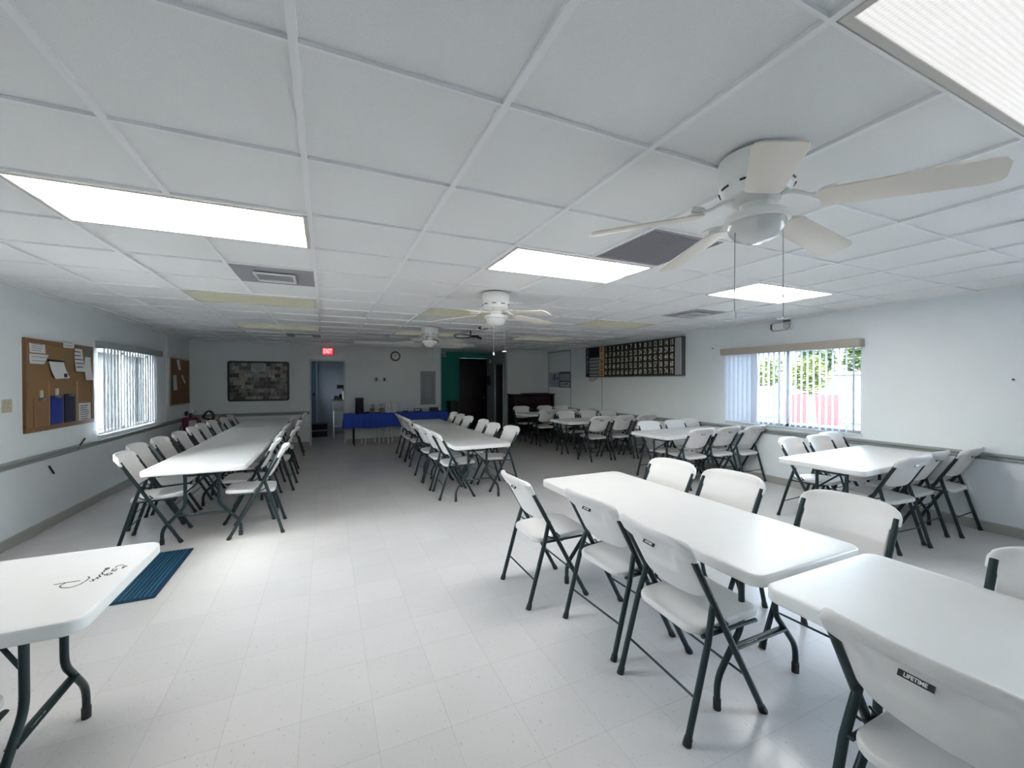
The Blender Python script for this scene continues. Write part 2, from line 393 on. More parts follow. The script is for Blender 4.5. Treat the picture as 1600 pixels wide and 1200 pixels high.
f3.build('door_frame', TRIMW, d3, bevel=.004)
MB().tube([(CW1+.02,11.70,1.0),(CW1-.03,11.70,1.0)],.011).tube([(CW1-.035,11.70,1.0),(CW1-.035,11.62,1.0)],.009).build('door_handle', ALU, d3)

# windows: sash, glass, sill
def window(name, side, y0, y1, z0, z1):
    s = -1 if side == 'L' else 1; X = LX if side == 'L' else RX
    a, b = sorted((X+s*.09, X+s*.094))
    o = struct(MB().box(a,b,y0,y1,z0,z1).build(name, GLASS, smooth=10))
    f = MB(); a, b = sorted((X+s*.07, X+s*.115)); t = .035
    f.box(a,b,y0,y0+t,z0,z1).box(a,b,y1-t,y1,z0,z1).box(a,b,y0,y1,z0,z0+t).box(a,b,y0,y1,z1-t,z1)
    ym = (y0+y1)/2; f.box(a,b,ym-.025,ym+.025,z0,z1)
    f.build('window_frame', ALU, o)
    a, b = sorted((X-s*.025, X+s*.07))
    MB().box(a,b,y0-.02,y1+.02,z0-.022,z0).build('window_sill', TRIMW, o, bevel=.003)
window('window_1','L',WLY0,WLY1,WLZ0,WLZ1); window('window_2','R',WRY0,WRY1,WRZ0,WRZ1); window('added_window_left','L',NLY0,NLY1,NLZ,WLZ1); window('added_window_right','R',NRY0,NRY1,WRZ0,WRZ1)  # the last two are unseen additions that let more daylight in

# vertical blinds
def blinds(name, side, u0, u1, z0, z1, vz0, dirw, label, colour, n, stack=None):
    X = LX if side=='L' else RX; s = 1 if side=='L' else -1
    root = tag(empty(name, (X, (u0+u1)/2, z0)), label, 'blinds')
    h = z1-z0; L_ = u1-u0
    v = MB().box(0,s*.11,-L_/2,-L_/2+.012,0,h).box(0,s*.11,L_/2-.012,L_/2,0,h).box(s*.095,s*.11,-L_/2+.012,L_/2-.012,0,h).box(0,s*.095,-L_/2+.012,L_/2-.012,h-.01,h)
    v.build('valance', colour, root, bevel=.003)
    MB().box(s*.035,s*.075,-L_/2+.03,L_/2-.03,h-.045,h-.012).build('head_rail', ALU, root)
    y0, y1 = -L_/2+.09, L_/2-.09
    for k in range(n):
        t = k/(n-1)
        yc = y0+(y1-y0)*t
        d = dirw(t); a = math.atan2(d[1], d[0])+random.uniform(-.035,.035)
        vm = MB(); W = .089; q = []
        for i in range(5):
            p = -W/2+W*i/4; q.append((p, .005*(1-(2*i/4-1)**2)))
        bot = vz0-z0+random.uniform(-.004,.004)
        vs = [(x,y,bot) for x,y in q]+[(x,y,h-.05) for x,y in q]
        vs += [(x,y+.0012,bot) for x,y in q]+[(x,y+.0012,h-.05) for x,y in q]
        fs = [(i,i+1,5+i+1,5+i) for i in range(4)]+[(10+i,15+i,15+i+1,10+i+1) for i in range(4)]+[(0,5,15,10),(4,14,19,9)]+[(i,10+i,11+i,i+1) for i in range(4)]+[(5+i,6+i,16+i,15+i) for i in range(4)]
        vm.add(vs, fs, Mx(s*.055, yc, 0, rz=a))
        vm.build('vane', VANE if side == 'R' else VANEG, root)
    return root
blinds('vertical_blinds','R',2.83,4.79,1.945,2.045,.87, lambda t: (.97,.25) if t<.72 else (.55,-.83), 'open white vertical blinds under a taupe valance at the sunny window', TAUPE, 24)
blinds('vertical_blinds','L',6.91,8.90,1.955,2.045,.865, lambda t: (-.12,.99), 'nearly closed vertical blinds between the two cork boards, grey valance', mat('grey_valance',(.36,.39,.40),.6), 20)

# ------------------------------------------------------------------ ceiling fittings
def troffer(i, j, on, label, group, lens=None):
    x0, x1, y0, y1 = gx(i)+TW, gx(i+2)-TW, gy(j)+TW, gy(j+1)-TW
    cx, cy = (x0+x1)/2, (y0+y1)/2; hw, hd = (x1-x0)/2, (y1-y0)/2
    e = tag(empty('ceiling_light', (cx,cy,CZ)), label, 'ceiling light', group)
    f = MB(); t = .022
    f.box(-hw,hw,-hd,-hd+t,-.004,.007).box(-hw,hw,hd-t,hd,-.004,.007).box(-hw,-hw+t,-hd+t,hd-t,-.004,.007).box(hw-t,hw,-hd+t,hd-t,-.004,.007)
    f.build('frame', mat('fixture_frame',(.62,.60,.55),.4), e)
    MB().box(-hw+t,hw-t,-hd+t,hd-t,.000,.006).build('diffuser', (LENSR if (i,j) == (2,-2) else LENS) if on else LENSOFF_GLOW, e)
nm = {(-2,2):'lit fluorescent ceiling panel at the left, above the long left table row',
      (2,2):'lit fluorescent ceiling panel in the middle, beside the dark grille tile',
      (6,2):'lit fluorescent ceiling panel nearest the right-hand window',
      (2,-2):'lit ribbed fluorescent panel in the top right corner, nearest the viewer',
      (-2,-2):'lit fluorescent ceiling panel out of view over the near left table',
      (6,-2):'lit fluorescent ceiling panel out of view at the right-hand wall',
      (-2,-6):'lit fluorescent panel at the rear of the hall, left side',(2,-6):'lit fluorescent panel at the rear of the hall, middle',(6,-6):'lit fluorescent panel at the rear of the hall, right side',
      (-2,6):'unlit yellowish ceiling panel just beyond the grey vent on the left',(2,6):'unlit yellowish ceiling panel behind the middle ceiling fan',
      (6,6):'unlit ceiling panel on the right, above the bingo board side',(-2,10):'unlit ceiling panel far left, before the farthest vent',
      (2,10):'unlit ceiling panel behind the farthest ceiling fan',(6,10):'unlit ceiling panel at the far right, before the piano corner',(2,14):'unlit ceiling panel farthest away, near the green corridor'}
for k in LIT: troffer(*k, True, nm[k], 'lit ceiling panels')
for k in OFF: troffer(*k, False, nm[k], 'unlit ceiling panels')

def vent(i, j, label, bright=True):
    x, y = (gx(i)+gx(i+1))/2, (gy(j)+gy(j+1))/2; a, b = CX_/2-TW, CY_/2-TW
    e = tag(empty('ceiling_vent', (x,y,CZ)), label, 'vent', 'ceiling vents')
    MB().box(-a,a,-b,b,.002,.0075).build('panel', GRILLE, e)
    if bright:
        f = MB(); frame_box(f, .30,.30,.018,.012, Mx(0,0,-.008,rx=R(-90)))
        f.build('grille_frame', TEE, e, bevel=.002)
        s = MB()
        for k in range(8): s.box(-.13,.13,-.012,.012,-.001,.001,Mx(0,-.115+.033*k,-.004,rx=R(35)))
        s.build('louvre', mat('vent_white',(.7,.7,.7),.5), e)
    else:
        s = MB()
        for k in range(28): s.box(-a+.02,a-.02,-.004,.004,-.003,.002,Mx(0,-b+.03+.0193*k,0))
        s.build('louvre', mat('grille_dark',(.30,.29,.32),.6), e)
vent(-1,4,'grey ceiling vent panel just beyond the lit panel on the left')
vent(-1,12,'grey ceiling vent panel at the far left, near the exit sign')
vent(7,4,'grey ceiling vent panel above the right-hand window')
vent(3,1,'dark grey ribbed grille tile under the near ceiling fan', False)

def fan_parts(root, ang, chains):
    h = MB().lathe([(.0,-.001),(.138,-.001),(.142,-.012),(.140,-.05),(.136,-.09),(.134,-.098),(.137,-.104),(.128,-.125),(.118,-.148),(.106,-.156),(0,-.156)],40)
    h.build('motor_housing', WHITE, root)
    sl = MB()
    for k in range(9):
        a = 2*PI*k/9; q = [(.1335*math.cos(a+t), .1335*math.sin(a+t), -.116) for t in [-.16,-.08,0,.08,.16]]
        sl.tube(q,.0042,6)
    sl.build('cooling_slot', BLACK, root)
    MB().lathe([(0,-.15),(.085,-.15),(.088,-.168),(.070,-.176),(.060,-.18),(.052,-.215),(.06,-.225),(0,-.225)],28).build('switch_housing', WHITE, root)
    MB().lathe([(0,-.222),(.106,-.222),(.118,-.228),(.120,-.252),(.112,-.256),(0,-.254)],40).build('light_rim', WHITE, root)
    MB().lathe([(.104,-.25),(.106,-.262),(.098,-.288),(.078,-.312),(.045,-.328),(.0,-.333)],36).build('light_bowl', mat('frosted_bowl',(.70,.70,.69),.25,coat=.4), root)
    for k in range(5):
        a = R(ang+72*k); Mb = Mx(rz=a)
        ar = MB()
        ar.tube(arc((.088,0,-.160),(.13,0,-.158),(.165,0,-.188),5)+arc((.165,0,-.188),(.18,0,-.197),(.205,0,-.197),3)[1:],.0085,8,Mb)
        for s in (-1,1):
            ar.tube(arc((.200,0,-.197),(.212,s*.055,-.198),(.262,s*.052,-.203),6),.006,6,Mb)
            ar.tube(arc((.205,0,-.197),(.235,s*.010,-.2),(.255,s*.026,-.203),4),.005,6,Mb)
        ar.build('blade_arm', WHITE, root)
        out = [(.215,-.052),(.235,-.060),(.62,-.070),(.652,-.062),(.664,-.040),(.664,.040),(.652,.062),(.62,.070),(.235,.060),(.215,.052),(.208,.03),(.208,-.03)]
        b = MB(); T = Mb @ Mx(0,0,-.192,ry=R(6.5)) @ Matrix.Rotation(R(-12),4,'X')
        b.prism(out,-.003,.003,T)
        b.build('blade', mat('fan_blade',(.80,.745,.67),.4), root, bevel=.0015)
    for (dx,dy,L_,kind) in chains:
        c = MB().tube([(dx,dy,-.24),(dx*1.02,dy*1.02,-.24-L_)],.0021,6); c.build('pull_chain', mat('chain_grey',(.42,.42,.42),.4), root)
        if kind == 'star':
            p = MB()
            for k in range(5):
                p.tube([(dx,dy,-.24-L_),(dx+.024*math.cos(2*PI*k/5),dy+.024*math.sin(2*PI*k/5),-.243-L_)],[.006,.003],6)
        elif kind == 'disc':
            p = MB().lathe([(0,.006),(.026,.004),(.026,-.004),(0,-.006)],16,Mx(dx,dy,-.245-L_))
        else:
            p = MB().lathe([(0,.016),(.006,.012),(.010,0),(.010,-.012),(.006,-.018),(0,-.02)],12,Mx(dx,dy,-.245-L_))
        p.build('chain_pull', WHITE, root)
FX = 1.59
def fan(y, ang, label, chains):
    e = tag(empty('ceiling_fan', (FX,y,CZ)), label, 'ceiling fan', 'white ceiling fans down the middle')
    fan_parts(e, ang, chains)
fan(1.11, 4, 'nearest white five-blade ceiling fan with a frosted bowl light, top right', [(-.085,.03,.38,'knob'),(.075,-.06,.40,'star')])
fan(3.90, 6, 'middle white ceiling fan with two pull chains, beyond the nearest fan', [(-.05,-.06,.37,'knob'),(.10,.02,.34,'disc')])
fan(6.82, 20, 'farthest and smallest white ceiling fan, in front of the wall clock', [(.02,-.085,.33,'knob')])

# projection screen case, cable, fittings near the far end
t = tag(empty('projection_screen', (1.88,9.25,CZ)), 'white rolled up projection screen case hung across the far ceiling', 'projector screen')
MB().tube([(-1.34,0,-.055),(-1.33,0,-.055),(1.33,0,-.055),(1.34,0,-.055)],[.03,.046,.046,.03],20).build('screen_case', WHITE, t)
MB().box(-1.22,1.02,-.012,.012,-.128,-.102).build('bottom_bar', WHITE, t, bevel=.004)
for x in (-1.1,0,1.1): MB().box(x-.012,x+.012,-.01,.01,-.03,0).build('bracket', WHITE, t)
for x in (-.9,.9): MB().box(x-.03,x+.03,-.003,.003,-.105,-.08).build('pull_tab', WHITE, t)
t = tag(empty('ceiling_cable', (2.36,6.98,CZ)), 'black looped cable with plugs hanging from the ceiling tile', 'cable')
q = [(0,0,.0),(0,0,-.05),(.01,0,-.07)]
MB().tube(q,.012,8).build('hook', BLACK, t)
MB().tube([(.03+.16*(-1+math.cos(2*PI*k/16))-.02,.02*math.sin(4*PI*k/16),-.095+.035*math.sin(2*PI*k/16)) for k in range(17)],.009,8).build('loop', BLACK, t)
MB().box(.02,.14,-.03,.03,-.115,-.075).tube([(.12,0,-.1),(.2,0,-.125)],.022,10).build('plug', BLACK, t)
t = tag(MB().lathe([(0,0),(.085,0),(.085,-.014),(.06,-.026),(0,-.026)],24,Mx(2.40,6.45,CZ)).build('ceiling_plate', BLACK), 'black round plate on the ceiling beside the looped cable', 'ceiling plate')

# ------------------------------------------------------------------ things on the walls
# emergency light above the window
t = wall_thing('emergency_light','R',3.82,2.31,'white oval emergency light high on the wall above the window','emergency light')
MB().slab(rrect(.30,.115,.055,6),0,.075,.02,4,Mx(0,0,0,rx=R(90))).build('housing', WHITE, t)
MB().lathe([(0,0),(.045,0),(.047,.012),(.040,.02),(0,.018)],20,Mx(.09,-.074,.004,rx=R(90))).build('lamp', ALU, t)
MB().box(-.145,-.132,-.082,-.02,-.035,.035).build('end_cap', BLACK, t, bevel=.004)
MB().box(.02,.10,-.05,-.0,.055,.088).build('mount', STEEL, t, bevel=.004)

def board(side, u0, u1, z0, z1, name, label, fm, cm, fw=.03, cat='notice board'):
    e = wall_thing(name, side, (u0+u1)/2, (z0+z1)/2, label, cat)
    W, Hh = u1-u0, z1-z0
    f = MB(); frame_box(f, W, Hh, fw, .022, Mx(0,-.022,0)); f.build('frame', fm, e, bevel=.003)
    MB().box(-W/2+fw,W/2-fw,-.010,0,-Hh/2+fw,Hh/2-fw).build('panel', cm, e)
    return e
board('L',5.53,6.81,1.03,1.96,'cork_board','large cork board in oak frame with pinned papers on the left wall',WOOD,CORK,.045)
board('L',9.60,10.80,1.07,1.99,'cork_board','smaller brown board with few papers, beyond the left window',mat('pale_frame',(.50,.44,.34),.5),DKWOOD,.022)
def paper(name, pts, label, cat, m=PAPER, side='L', out=.011, lines=0, group=None, curl=.012):
    us = [p[0] for p in pts]; zs = [p[1] for p in pts]; uc, zc = sum(us)/len(us), min(zs)
    e = wall_thing(name, side, uc, zc, label, cat, group, 0)
    sg = -1 if side == 'R' else 1
    P = [Vector((sg*(u-uc), 0, z-zc)) for u, z in pts]; n = 5; mb = MB(); vs = []
    for i in range(n+1):
        for k in range(n+1):
            a, b = i/n, k/n
            p = (P[3]*(1-b)+P[2]*b)*(1-a)+(P[0]*(1-b)+P[1]*b)*a
            vs.append((p.x, -out-.001-curl*(1-a)**2, p.z))
    m2 = [(x,y-.0015,z) for x,y,z in vs]; o = len(vs); fs = []
    for i in range(n):
        for k in range(n):
            q = (i*(n+1)+k, i*(n+1)+k+1, (i+1)*(n+1)+k+1, (i+1)*(n+1)+k); fs += [q, tuple(o+j for j in q[::-1])]
    def ed(a, b): fs.append((a, b, o+b, o+a))
    for k in range(n): ed(k,k+1); ed(n*(n+1)+k+1, n*(n+1)+k); ed((k+1)*(n+1), k*(n+1)); ed(k*(n+1)+n, (k+1)*(n+1)+n)
    mb.add(vs+m2, fs); mb.build('sheet', m, e, smooth=60)
    if lines:
        lb = MB(); x0 = min(p.x for p in P); x1 = max(p.x for p in P); h = max(zs)-zc
        for k in range(lines):
            z = h*(.12+.78*(k+.5)/lines); a = z/h; yy = -out-.0035-curl*(1-a)**2
            ww = (x1-x0)*random.uniform(.55,.8); xx = x0+(x1-x0)*.12
            lb.box(xx,xx+ww,yy-.0012,yy,z-h*.018,z+h*.018)
        lb.build('print', INK, e)
    return e
paper('notice_sheet',[(5.61,1.93),(5.86,1.93),(5.86,1.82),(5.61,1.82)],'white printed sheet pinned in the top left corner of the large cork board','paper',lines=4,curl=.004)
paper('notice_sheet',[(5.61,1.81),(5.92,1.81),(5.84,1.71),(5.61,1.71)],'white printed sheet pinned directly below the top left sheet','paper',lines=2,curl=.004)
t = paper('memo_pad',[(5.90,1.755),(6.17,1.755),(6.22,1.57),(5.95,1.56)],'tilted white memo pad under a black clip, middle of the large cork board','note pad',curl=.03,out=.02)
MB().box(-.16,.12,-.03,-.01,.185,.205).build('clip', BLACK, t, bevel=.003); MB().box(.05,.10,-.055,-.05,.02,.06).build('stamp', INK, t)
paper('notice_sheet',[(6.17,1.985),(6.38,1.995),(6.34,1.91),(6.13,1.905)],'small white card tucked over the top rail of the large cork board','card',out=.024,lines=2)
paper('notice_sheet',[(6.42,1.92),(6.57,1.93),(6.59,1.645),(6.37,1.65)],'long white sheaf of papers hanging near the right end of the large cork board','paper',curl=.03,lines=5)
paper('notice_sheet',[(6.64,1.83),(6.77,1.83),(6.755,1.55),(6.58,1.55)],'rightmost hanging white papers, below the grey-green card','paper',curl=.03)
paper('notice_sheet',[(6.62,1.915),(6.762,1.915),(6.762,1.84),(6.64,1.84)],'grey-green card in the top right corner of the large cork board','card',m=mat('green_card',(.16,.24,.24),.7),curl=.002)
paper('notice_sheet',[(6.49,1.28),(6.75,1.275),(6.75,1.05),(6.48,1.065)],'white page with bold lines at the lower right of the large cork board','paper',lines=7,curl=.004)
def clipboard(u0,u1,z0,z1,m,label,out=.012,hook=True):
    e = wall_thing('clipboard','L',(u0+u1)/2,z0,label,'clipboard','clipboards on the cork board')
    W,Hh = u1-u0,z1-z0
    MB().slab(rrect(W,Hh,.02,4),0,.008,.002,2,Mx(0,-out,Hh/2,rx=R(90))).build('board', m, e)
    MB().box(-.045,.045,-out-.022,-out-.008,Hh-.03,Hh-.005).tube([(-.03,-out-.024,Hh-.008),(.03,-out-.024,Hh-.008)],.007,8).build('clip', STEEL, e, bevel=.002)
    if hook: MB().box(-.014,.014,-.03,-.010,Hh+.0,Hh+.075).build('hook', mat('cream_hook',(.75,.70,.55),.5), e, bevel=.004)
clipboard(5.66,5.90,1.075,1.37,mat('hardboard',(.30,.165,.08),.7,noise=.1,nscale=60),'brown hardboard clipboard hanging leftmost on the large cork board')
clipboard(5.935,6.155,1.075,1.385,mat('blue_board',(.008,.03,.30),.4),'bright blue clipboard hanging between the brown and the dark one')
clipboard(6.185,6.41,1.075,1.395,mat('navy_board',(.008,.009,.045),.35),'dark navy clipboard beside the bright blue one',hook=False)
for u, lab in ((5.918,'thin pale wooden strip on the cork board, right of the brown clipboard'),(6.455,'thin pale wooden strip on the cork board, right of the navy clipboard')):
    tag(MB().box(-.006,.006,-.018,-.010,1.075,1.54,onL(u,0)).build('wooden_strip', mat('pale_wood',(.52,.32,.13),.6)), lab, 'strip')
paper('notice_sheet',[(9.98,1.955),(10.16,1.96),(10.19,1.76),(10.06,1.755)],'upper white sheet pinned on the smaller brown board','paper')
paper('notice_sheet',[(9.78,1.65),(9.96,1.66),(9.98,1.37),(9.77,1.36)],'lower left white sheet pinned on the smaller brown board','paper')
paper('notice_sheet',[(10.26,1.66),(10.36,1.66),(10.50,1.50),(10.42,1.49)],'small tilted slip pinned on the right of the smaller brown board','paper')
t = wall_thing('light_switch','L',5.31,1.31,'beige switch plate at the left edge, before the large cork board','light switch')
MB().box(-.065,.065,-.008,0,-.06,.06).build('plate', mat('beige_plastic',(.55,.50,.38),.4), t, bevel=.003)
for x in (-.03,.03): MB().box(x-.006,x+.006,-.02,-.008,-.012,.012,None).build('toggle', mat('beige_plastic',(.55,.50,.38),.4), t, bevel=.002)
# two black pegs stuck to the wall
tag(MB().tube([(-.04,-.012,-.05),(.035,-.05,.06)],.009,8,onL(6.49,.80)).build('wall_peg', BLACK), 'black peg leaning from the rail below the large cork board', 'peg')
tag(MB().tube([(-.02,-.012,.045),(.022,-.03,-.045)],.009,8,onL(5.93,.605)).build('wall_peg', BLACK), 'black peg on the lower left wall under the rail', 'peg')

# bingo board
t = wall_thing('bingo_board','R',7.15,1.985,'long black lit-number bingo board high on the right wall','bingo board')
BWd, BHt = 3.08, .735; D = .09
MB().box(-BWd/2,BWd/2,-D,0,-BHt/2,BHt/2).build('case', mat('board_case',(.10,.10,.105),.4), t, bevel=.006)
def bx(y): return 7.15-y
YB0, YB1 = 7.93, 5.78
MB().box(bx(YB0),bx(YB1),-D-.004,-D+.01,-BHt/2+.02,BHt/2-.02).build('number_panel', BLACK, t)
MB().box(bx(8.665),bx(8.115),-D-.004,-D+.01,-BHt/2+.02,BHt/2-.02).build('game_panel', mat('game_panel',(.012,.009,.022),.3), t)
MB().box(bx(8.11),bx(7.935),-D-.006,-D+.01,-BHt/2+.02,BHt/2-.02).build('letter_strip', mat('letter_strip',(.72,.45,.25),.5), t)
e_ = MB()
for k in range(3): e_.box(bx(5.77)+.052*k,bx(5.77)+.052*k+.044,-D-.012,-D+.01,-BHt/2+.02,BHt/2-.02)
e_.build('end_channel', ALU, t, bevel=.004)
NUM = mat('number_cream',(.80,.74,.55),.5); rowz = [(.5-(r+.5)/5)*(BHt-.05) for r in range(5)]
F_ = Mx(rx=R(90))
nb = MB(); cw = (YB0-YB1)/15
for r in range(5):
    for c in range(15):
        text_mb(str(r*15+c+1), .145, Mx(bx(YB0)+cw*(c+.5), -D-.0045, rowz[r]) @ F_, sx=.62 if r*15+c >= 9 else .75, bold=.003, mb=nb)
nb.build('numerals', NUM, t, smooth=20)
lb = MB()
for r, ch in enumerate('BINGO'): text_mb(ch, .15, Mx(bx(8.0225), -D-.0065, rowz[r]) @ F_, sx=.8, bold=.004, mb=lb)
lb.build('lettering', mat('letter_brown',(.12,.035,.015),.5), t, smooth=20)
gm = MB(); gx0, gx1, gz0, gz1 = bx(8.50), bx(8.135), -BHt/2+.035, .09
for k in range(6):
    x = gx0+(gx1-gx0)*k/5; z = gz0+(gz1-gz0)*k/5
    gm.box(x-.011,x+.011,-D-.008,-D-.003,gz0-.011,gz1+.011); gm.box(gx0-.011,gx1+.011,-D-.008,-D-.003,z-.011,z+.011)
gm.build('pattern_grid', mat('grid_white',(.62,.60,.60),.5), t)
vt = MB()
for k, ch in enumerate('ACTMIMNSALY'): text_mb(ch, .062, Mx(bx(8.60), -D-.0045, BHt/2-.07-.056*k) @ F_, bold=.001, mb=vt)
vt.build('side_lettering', WHITEP, t, smooth=20)
MB().box(bx(8.74),bx(8.70),-.05,-.01,-.17,-.08).build('switch_box', BLACK, t, bevel=.004)
MB().tube([(bx(8.66),-.02,-BHt/2),(bx(8.6),-.025,-BHt/2-.09),(bx(8.45),-.025,-BHt/2-.10),(bx(8.30),-.02,-BHt/2)],.006,6).build('cable', mat('grey_cable',(.3,.3,.3),.6), t)
for y, z, l in ((5.02,2.08,'small black nail in the right wall, right of the bingo board'),(1.62,1.53,'small dark nail in the blank right wall beyond the window')):
    tag(MB().tube([(0,0,0),(0,-.02,.004)],.008,8,onR(y,z)).build('wall_nail', BLACK), l, 'nail')

# schedule board and blue posters in the right corner
t = wall_thing('schedule_board','R',9.815,1.56,'framed blue-grey schedule board with columns, right of the pale poster','notice board')
f = MB(); frame_box(f,.56,.44,.018,.016,Mx(0,-.016,0)); f.build('frame', mat('slate_frame',(.05,.07,.10),.5), t)
MB().box(-.262,.262,-.006,0,-.202,.202).build('panel', mat('blue_grey_paper',(.42,.47,.55),.7), t)
p = MB().box(-.26,.26,-.010,-.005,.165,.202).box(-.26,.26,-.010,-.005,-.065,-.03)
for k in range(1,8): p.box(-.26+.065*k-.004,-.26+.065*k+.004,-.009,-.005,-.03,.165)
p.box(-.18,.14,-.009,-.005,-.13,-.115).box(.02,.14,-.009,-.005,-.115,-.10); p.build('print', mat('slate_print',(.06,.08,.12),.6), t)
t = wall_thing('poster','R',10.41,1.56,'pale blue poster in the far corner, left of the schedule board','poster')
MB().box(-.29,.29,-.004,0,-.21,.21).build('sheet', mat('blue_poster',(.36,.42,.54),.7,noise=.25,nscale=9), t)
MB().box(.12,.24,-.007,-.003,.02,.06).box(-.02,.05,-.007,-.003,-.02,.17).build('print', mat('slate_print',(.06,.08,.12),.6), t)

# back wall: collage, exit sign, clock, plates, electric panel
t = wall_thing('photo_collage','B',-1.368,1.535,'large black framed photo collage on the back wall','picture')
o_ = rrect(1.20,.90,.05,5); i_ = rrect(1.12,.82,.03,5); n = len(o_); f = MB()
vs = [(x,-.022,z) for x,z in o_]+[(x,-.022,z) for x,z in i_]+[(x,0,z) for x,z in o_]+[(x,0,z) for x,z in i_]
fs = []
for k in range(n):
    k2 = (k+1)%n; fs += [(k,k2,n+k2,n+k),(2*n+k,3*n+k,3*n+k2,2*n+k2),(k,2*n+k,2*n+k2,k2),(n+k,n+k2,3*n+k2,3*n+k)]
f.add(vs,fs).build('frame', BLACK, t)
MB().box(-.57,.57,-.010,0,-.42,.42).build('photo_sheet', collage_material(), t)
MB().box(-.145,.135,-.015,-.009,.215,.40).build('title_card', mat('title_card',(.42,.46,.50),.7), t)
p = MB()
for k,(a,b) in enumerate(((-.11,.10),(-.09,.09),(-.11,.06),(-.06,.08))): p.box(a,b,-.017,-.014,.36-.042*k,.368-.042*k)
p.build('title_print', INK, t)
p = MB().box(-.152,-.146,-.013,-.009,-.41,.41).box(.137,.143,-.013,-.009,-.41,.21).box(-.56,-.152,-.013,-.009,-.02,-.012)
p.build('divider', mat('divider_tan',(.40,.36,.30),.6), t)

t = wall_thing('exit_sign','B',.05,2.245,'lit red exit sign above the kitchen doorway','exit sign')
MB().box(-.125,.125,-.05,0,-.088,.088).build('housing', mat('sign_housing',(.55,.30,.32),.5), t, bevel=.005)
MB().box(-.115,.115,-.053,-.045,-.078,.078).build('face', mat('exit_red',(.5,.02,.03),.5,emit=(1,.03,.05),es=.28), t)
text_mb('EXIT',.15,Mx(0,-.0535,0) @ F_,sx=.62,bold=.004).build('lettering', mat('exit_letters',(.9,.5,.5),.5,emit=(1,.42,.42),es=.36), t, smooth=20)

t = wall_thing('wall_clock','B',1.635,2.17,'round black rimmed wall clock on the back wall','clock')
MB().lathe([(.095,0),(.122,0),(.124,.014),(.118,.03),(.105,.034),(.100,.02),(.095,.02)],36,Mx(rx=R(90)),True).build('rim', BLACK, t)
MB().lathe([(0,.006),(.102,.006),(.102,.014),(0,.014)],36,Mx(rx=R(90))).build('face', PAPER, t)
k_ = MB()
for k in range(12):
    a = PI*k/6; k_.box(-.004,.004,-.0165,-.013,.078,.094,Matrix.Rotation(a,4,'Y'))
k_.build('hour_mark', BLACK, t)
MB().box(-.005,.005,-.018,-.015,-.01,.055,Matrix.Rotation(R(-48),4,'Y')).build('hour_hand', BLACK, t)
MB().box(-.0035,.0035,-.020,-.017,-.012,.075,Matrix.Rotation(R(38),4,'Y')).build('minute_hand', BLACK, t)
for x, l in ((1.17,'left of two small outlet plates mid back wall'),(1.365,'right of two small outlet plates mid back wall')):
    t = wall_thing('outlet_plate','B',x,1.575,l,'outlet','outlet plates on the back wall')
    MB().box(-.055,.055,-.007,0,-.06,.06).build('plate', TRIMW, t, bevel=.003)
    MB().box(-.022,.014,-.012,-.006,-.04,.035).build('socket', BLACK, t)
t = wall_thing('electric_panel','B',2.475,1.35,'grey electric panel cover on the back wall, beside the green corridor','electric panel')
PG = mat('panel_grey',(.36,.39,.41),.5)
MB().box(-.20,.20,-.015,0,-.44,.44).build('cover', PG, t, bevel=.004)
f = MB(); frame_box(f,.24,.66,.012,.012,Mx(.0,-.026,0)); f.build('door', mat('panel_dark',(.22,.24,.26),.5), t)
MB().box(-.108,.108,-.020,-.014,-.318,.318).build('door_plate', PG, t, bevel=.002)

# corridor fittings
t = tag(empty('corridor_lamp',(3.12,11.6,CZ)), 'small white dome lamp on the corridor ceiling before the green wall', 'lamp')
MB().lathe([(0,0),(.07,0),(.085,-.05),(.05,-.09),(.03,-.12),(0,-.12)],20).build('canopy', WHITE, t)
MB().lathe([(0,-.115),(.075,-.17),(.07,-.19),(0,-.2)],20).build('shade', WHITE, t)
t = tag(empty('wall_phone',(CW1,12.16,1.55),R(-90)), 'dark wall phone on the corridor wall beside the dark door', 'phone')
MB().box(-.05,.05,-.05,0,-.16,.16).build('cradle', mat('phone_grey',(.06,.065,.07),.4), t, bevel=.012)
MB().tube(arc((-.02,-.055,-.13),(-.02,-.11,0),(-.02,-.055,.13),8),[.03,.026,.02,.018,.018,.018,.02,.026,.03],10).build('handset', BLACK, t)
t = tag(empty('smoke_alarm',(CW1,12.16,2.16),R(-90)), 'small white alarm high on the corridor wall above the wall phone', 'alarm')
MB().lathe([(0,0),(.055,0),(.055,.018),(.04,.03),(0,.03)],20,Mx(rx=R(90))).build('cover', WHITE, t)
MB().lathe([(0,.03),(.012,.03),(.012,.034),(0,.034)],10,Mx(.015,0,.01,rx=R(90))).build('button', STEEL, t)
t = tag(empty('side_cabinet',(3.62,12.20,0)), 'low dark cabinet standing against the green corridor wall', 'cabinet')
CAB = mat('dark_cabinet',(.02,.035,.033),.5)
MB().box(-.20,.19,-.2,.2,.04,.88).build('body', CAB, t, bevel=.004); MB().box(-.22,.20,-.22,.22,.88,.915).build('top', CAB, t, bevel=.004)
for x in (-.1,.095): 
    dd = MB().box(x-.09,x+.09,-.215,-.2,.10,.84).build('door', CAB, t, bevel=.003)
    MB().tube([(x,-.215,.5),(x,-.235,.5)],.01,8).build('knob', STEEL, dd)

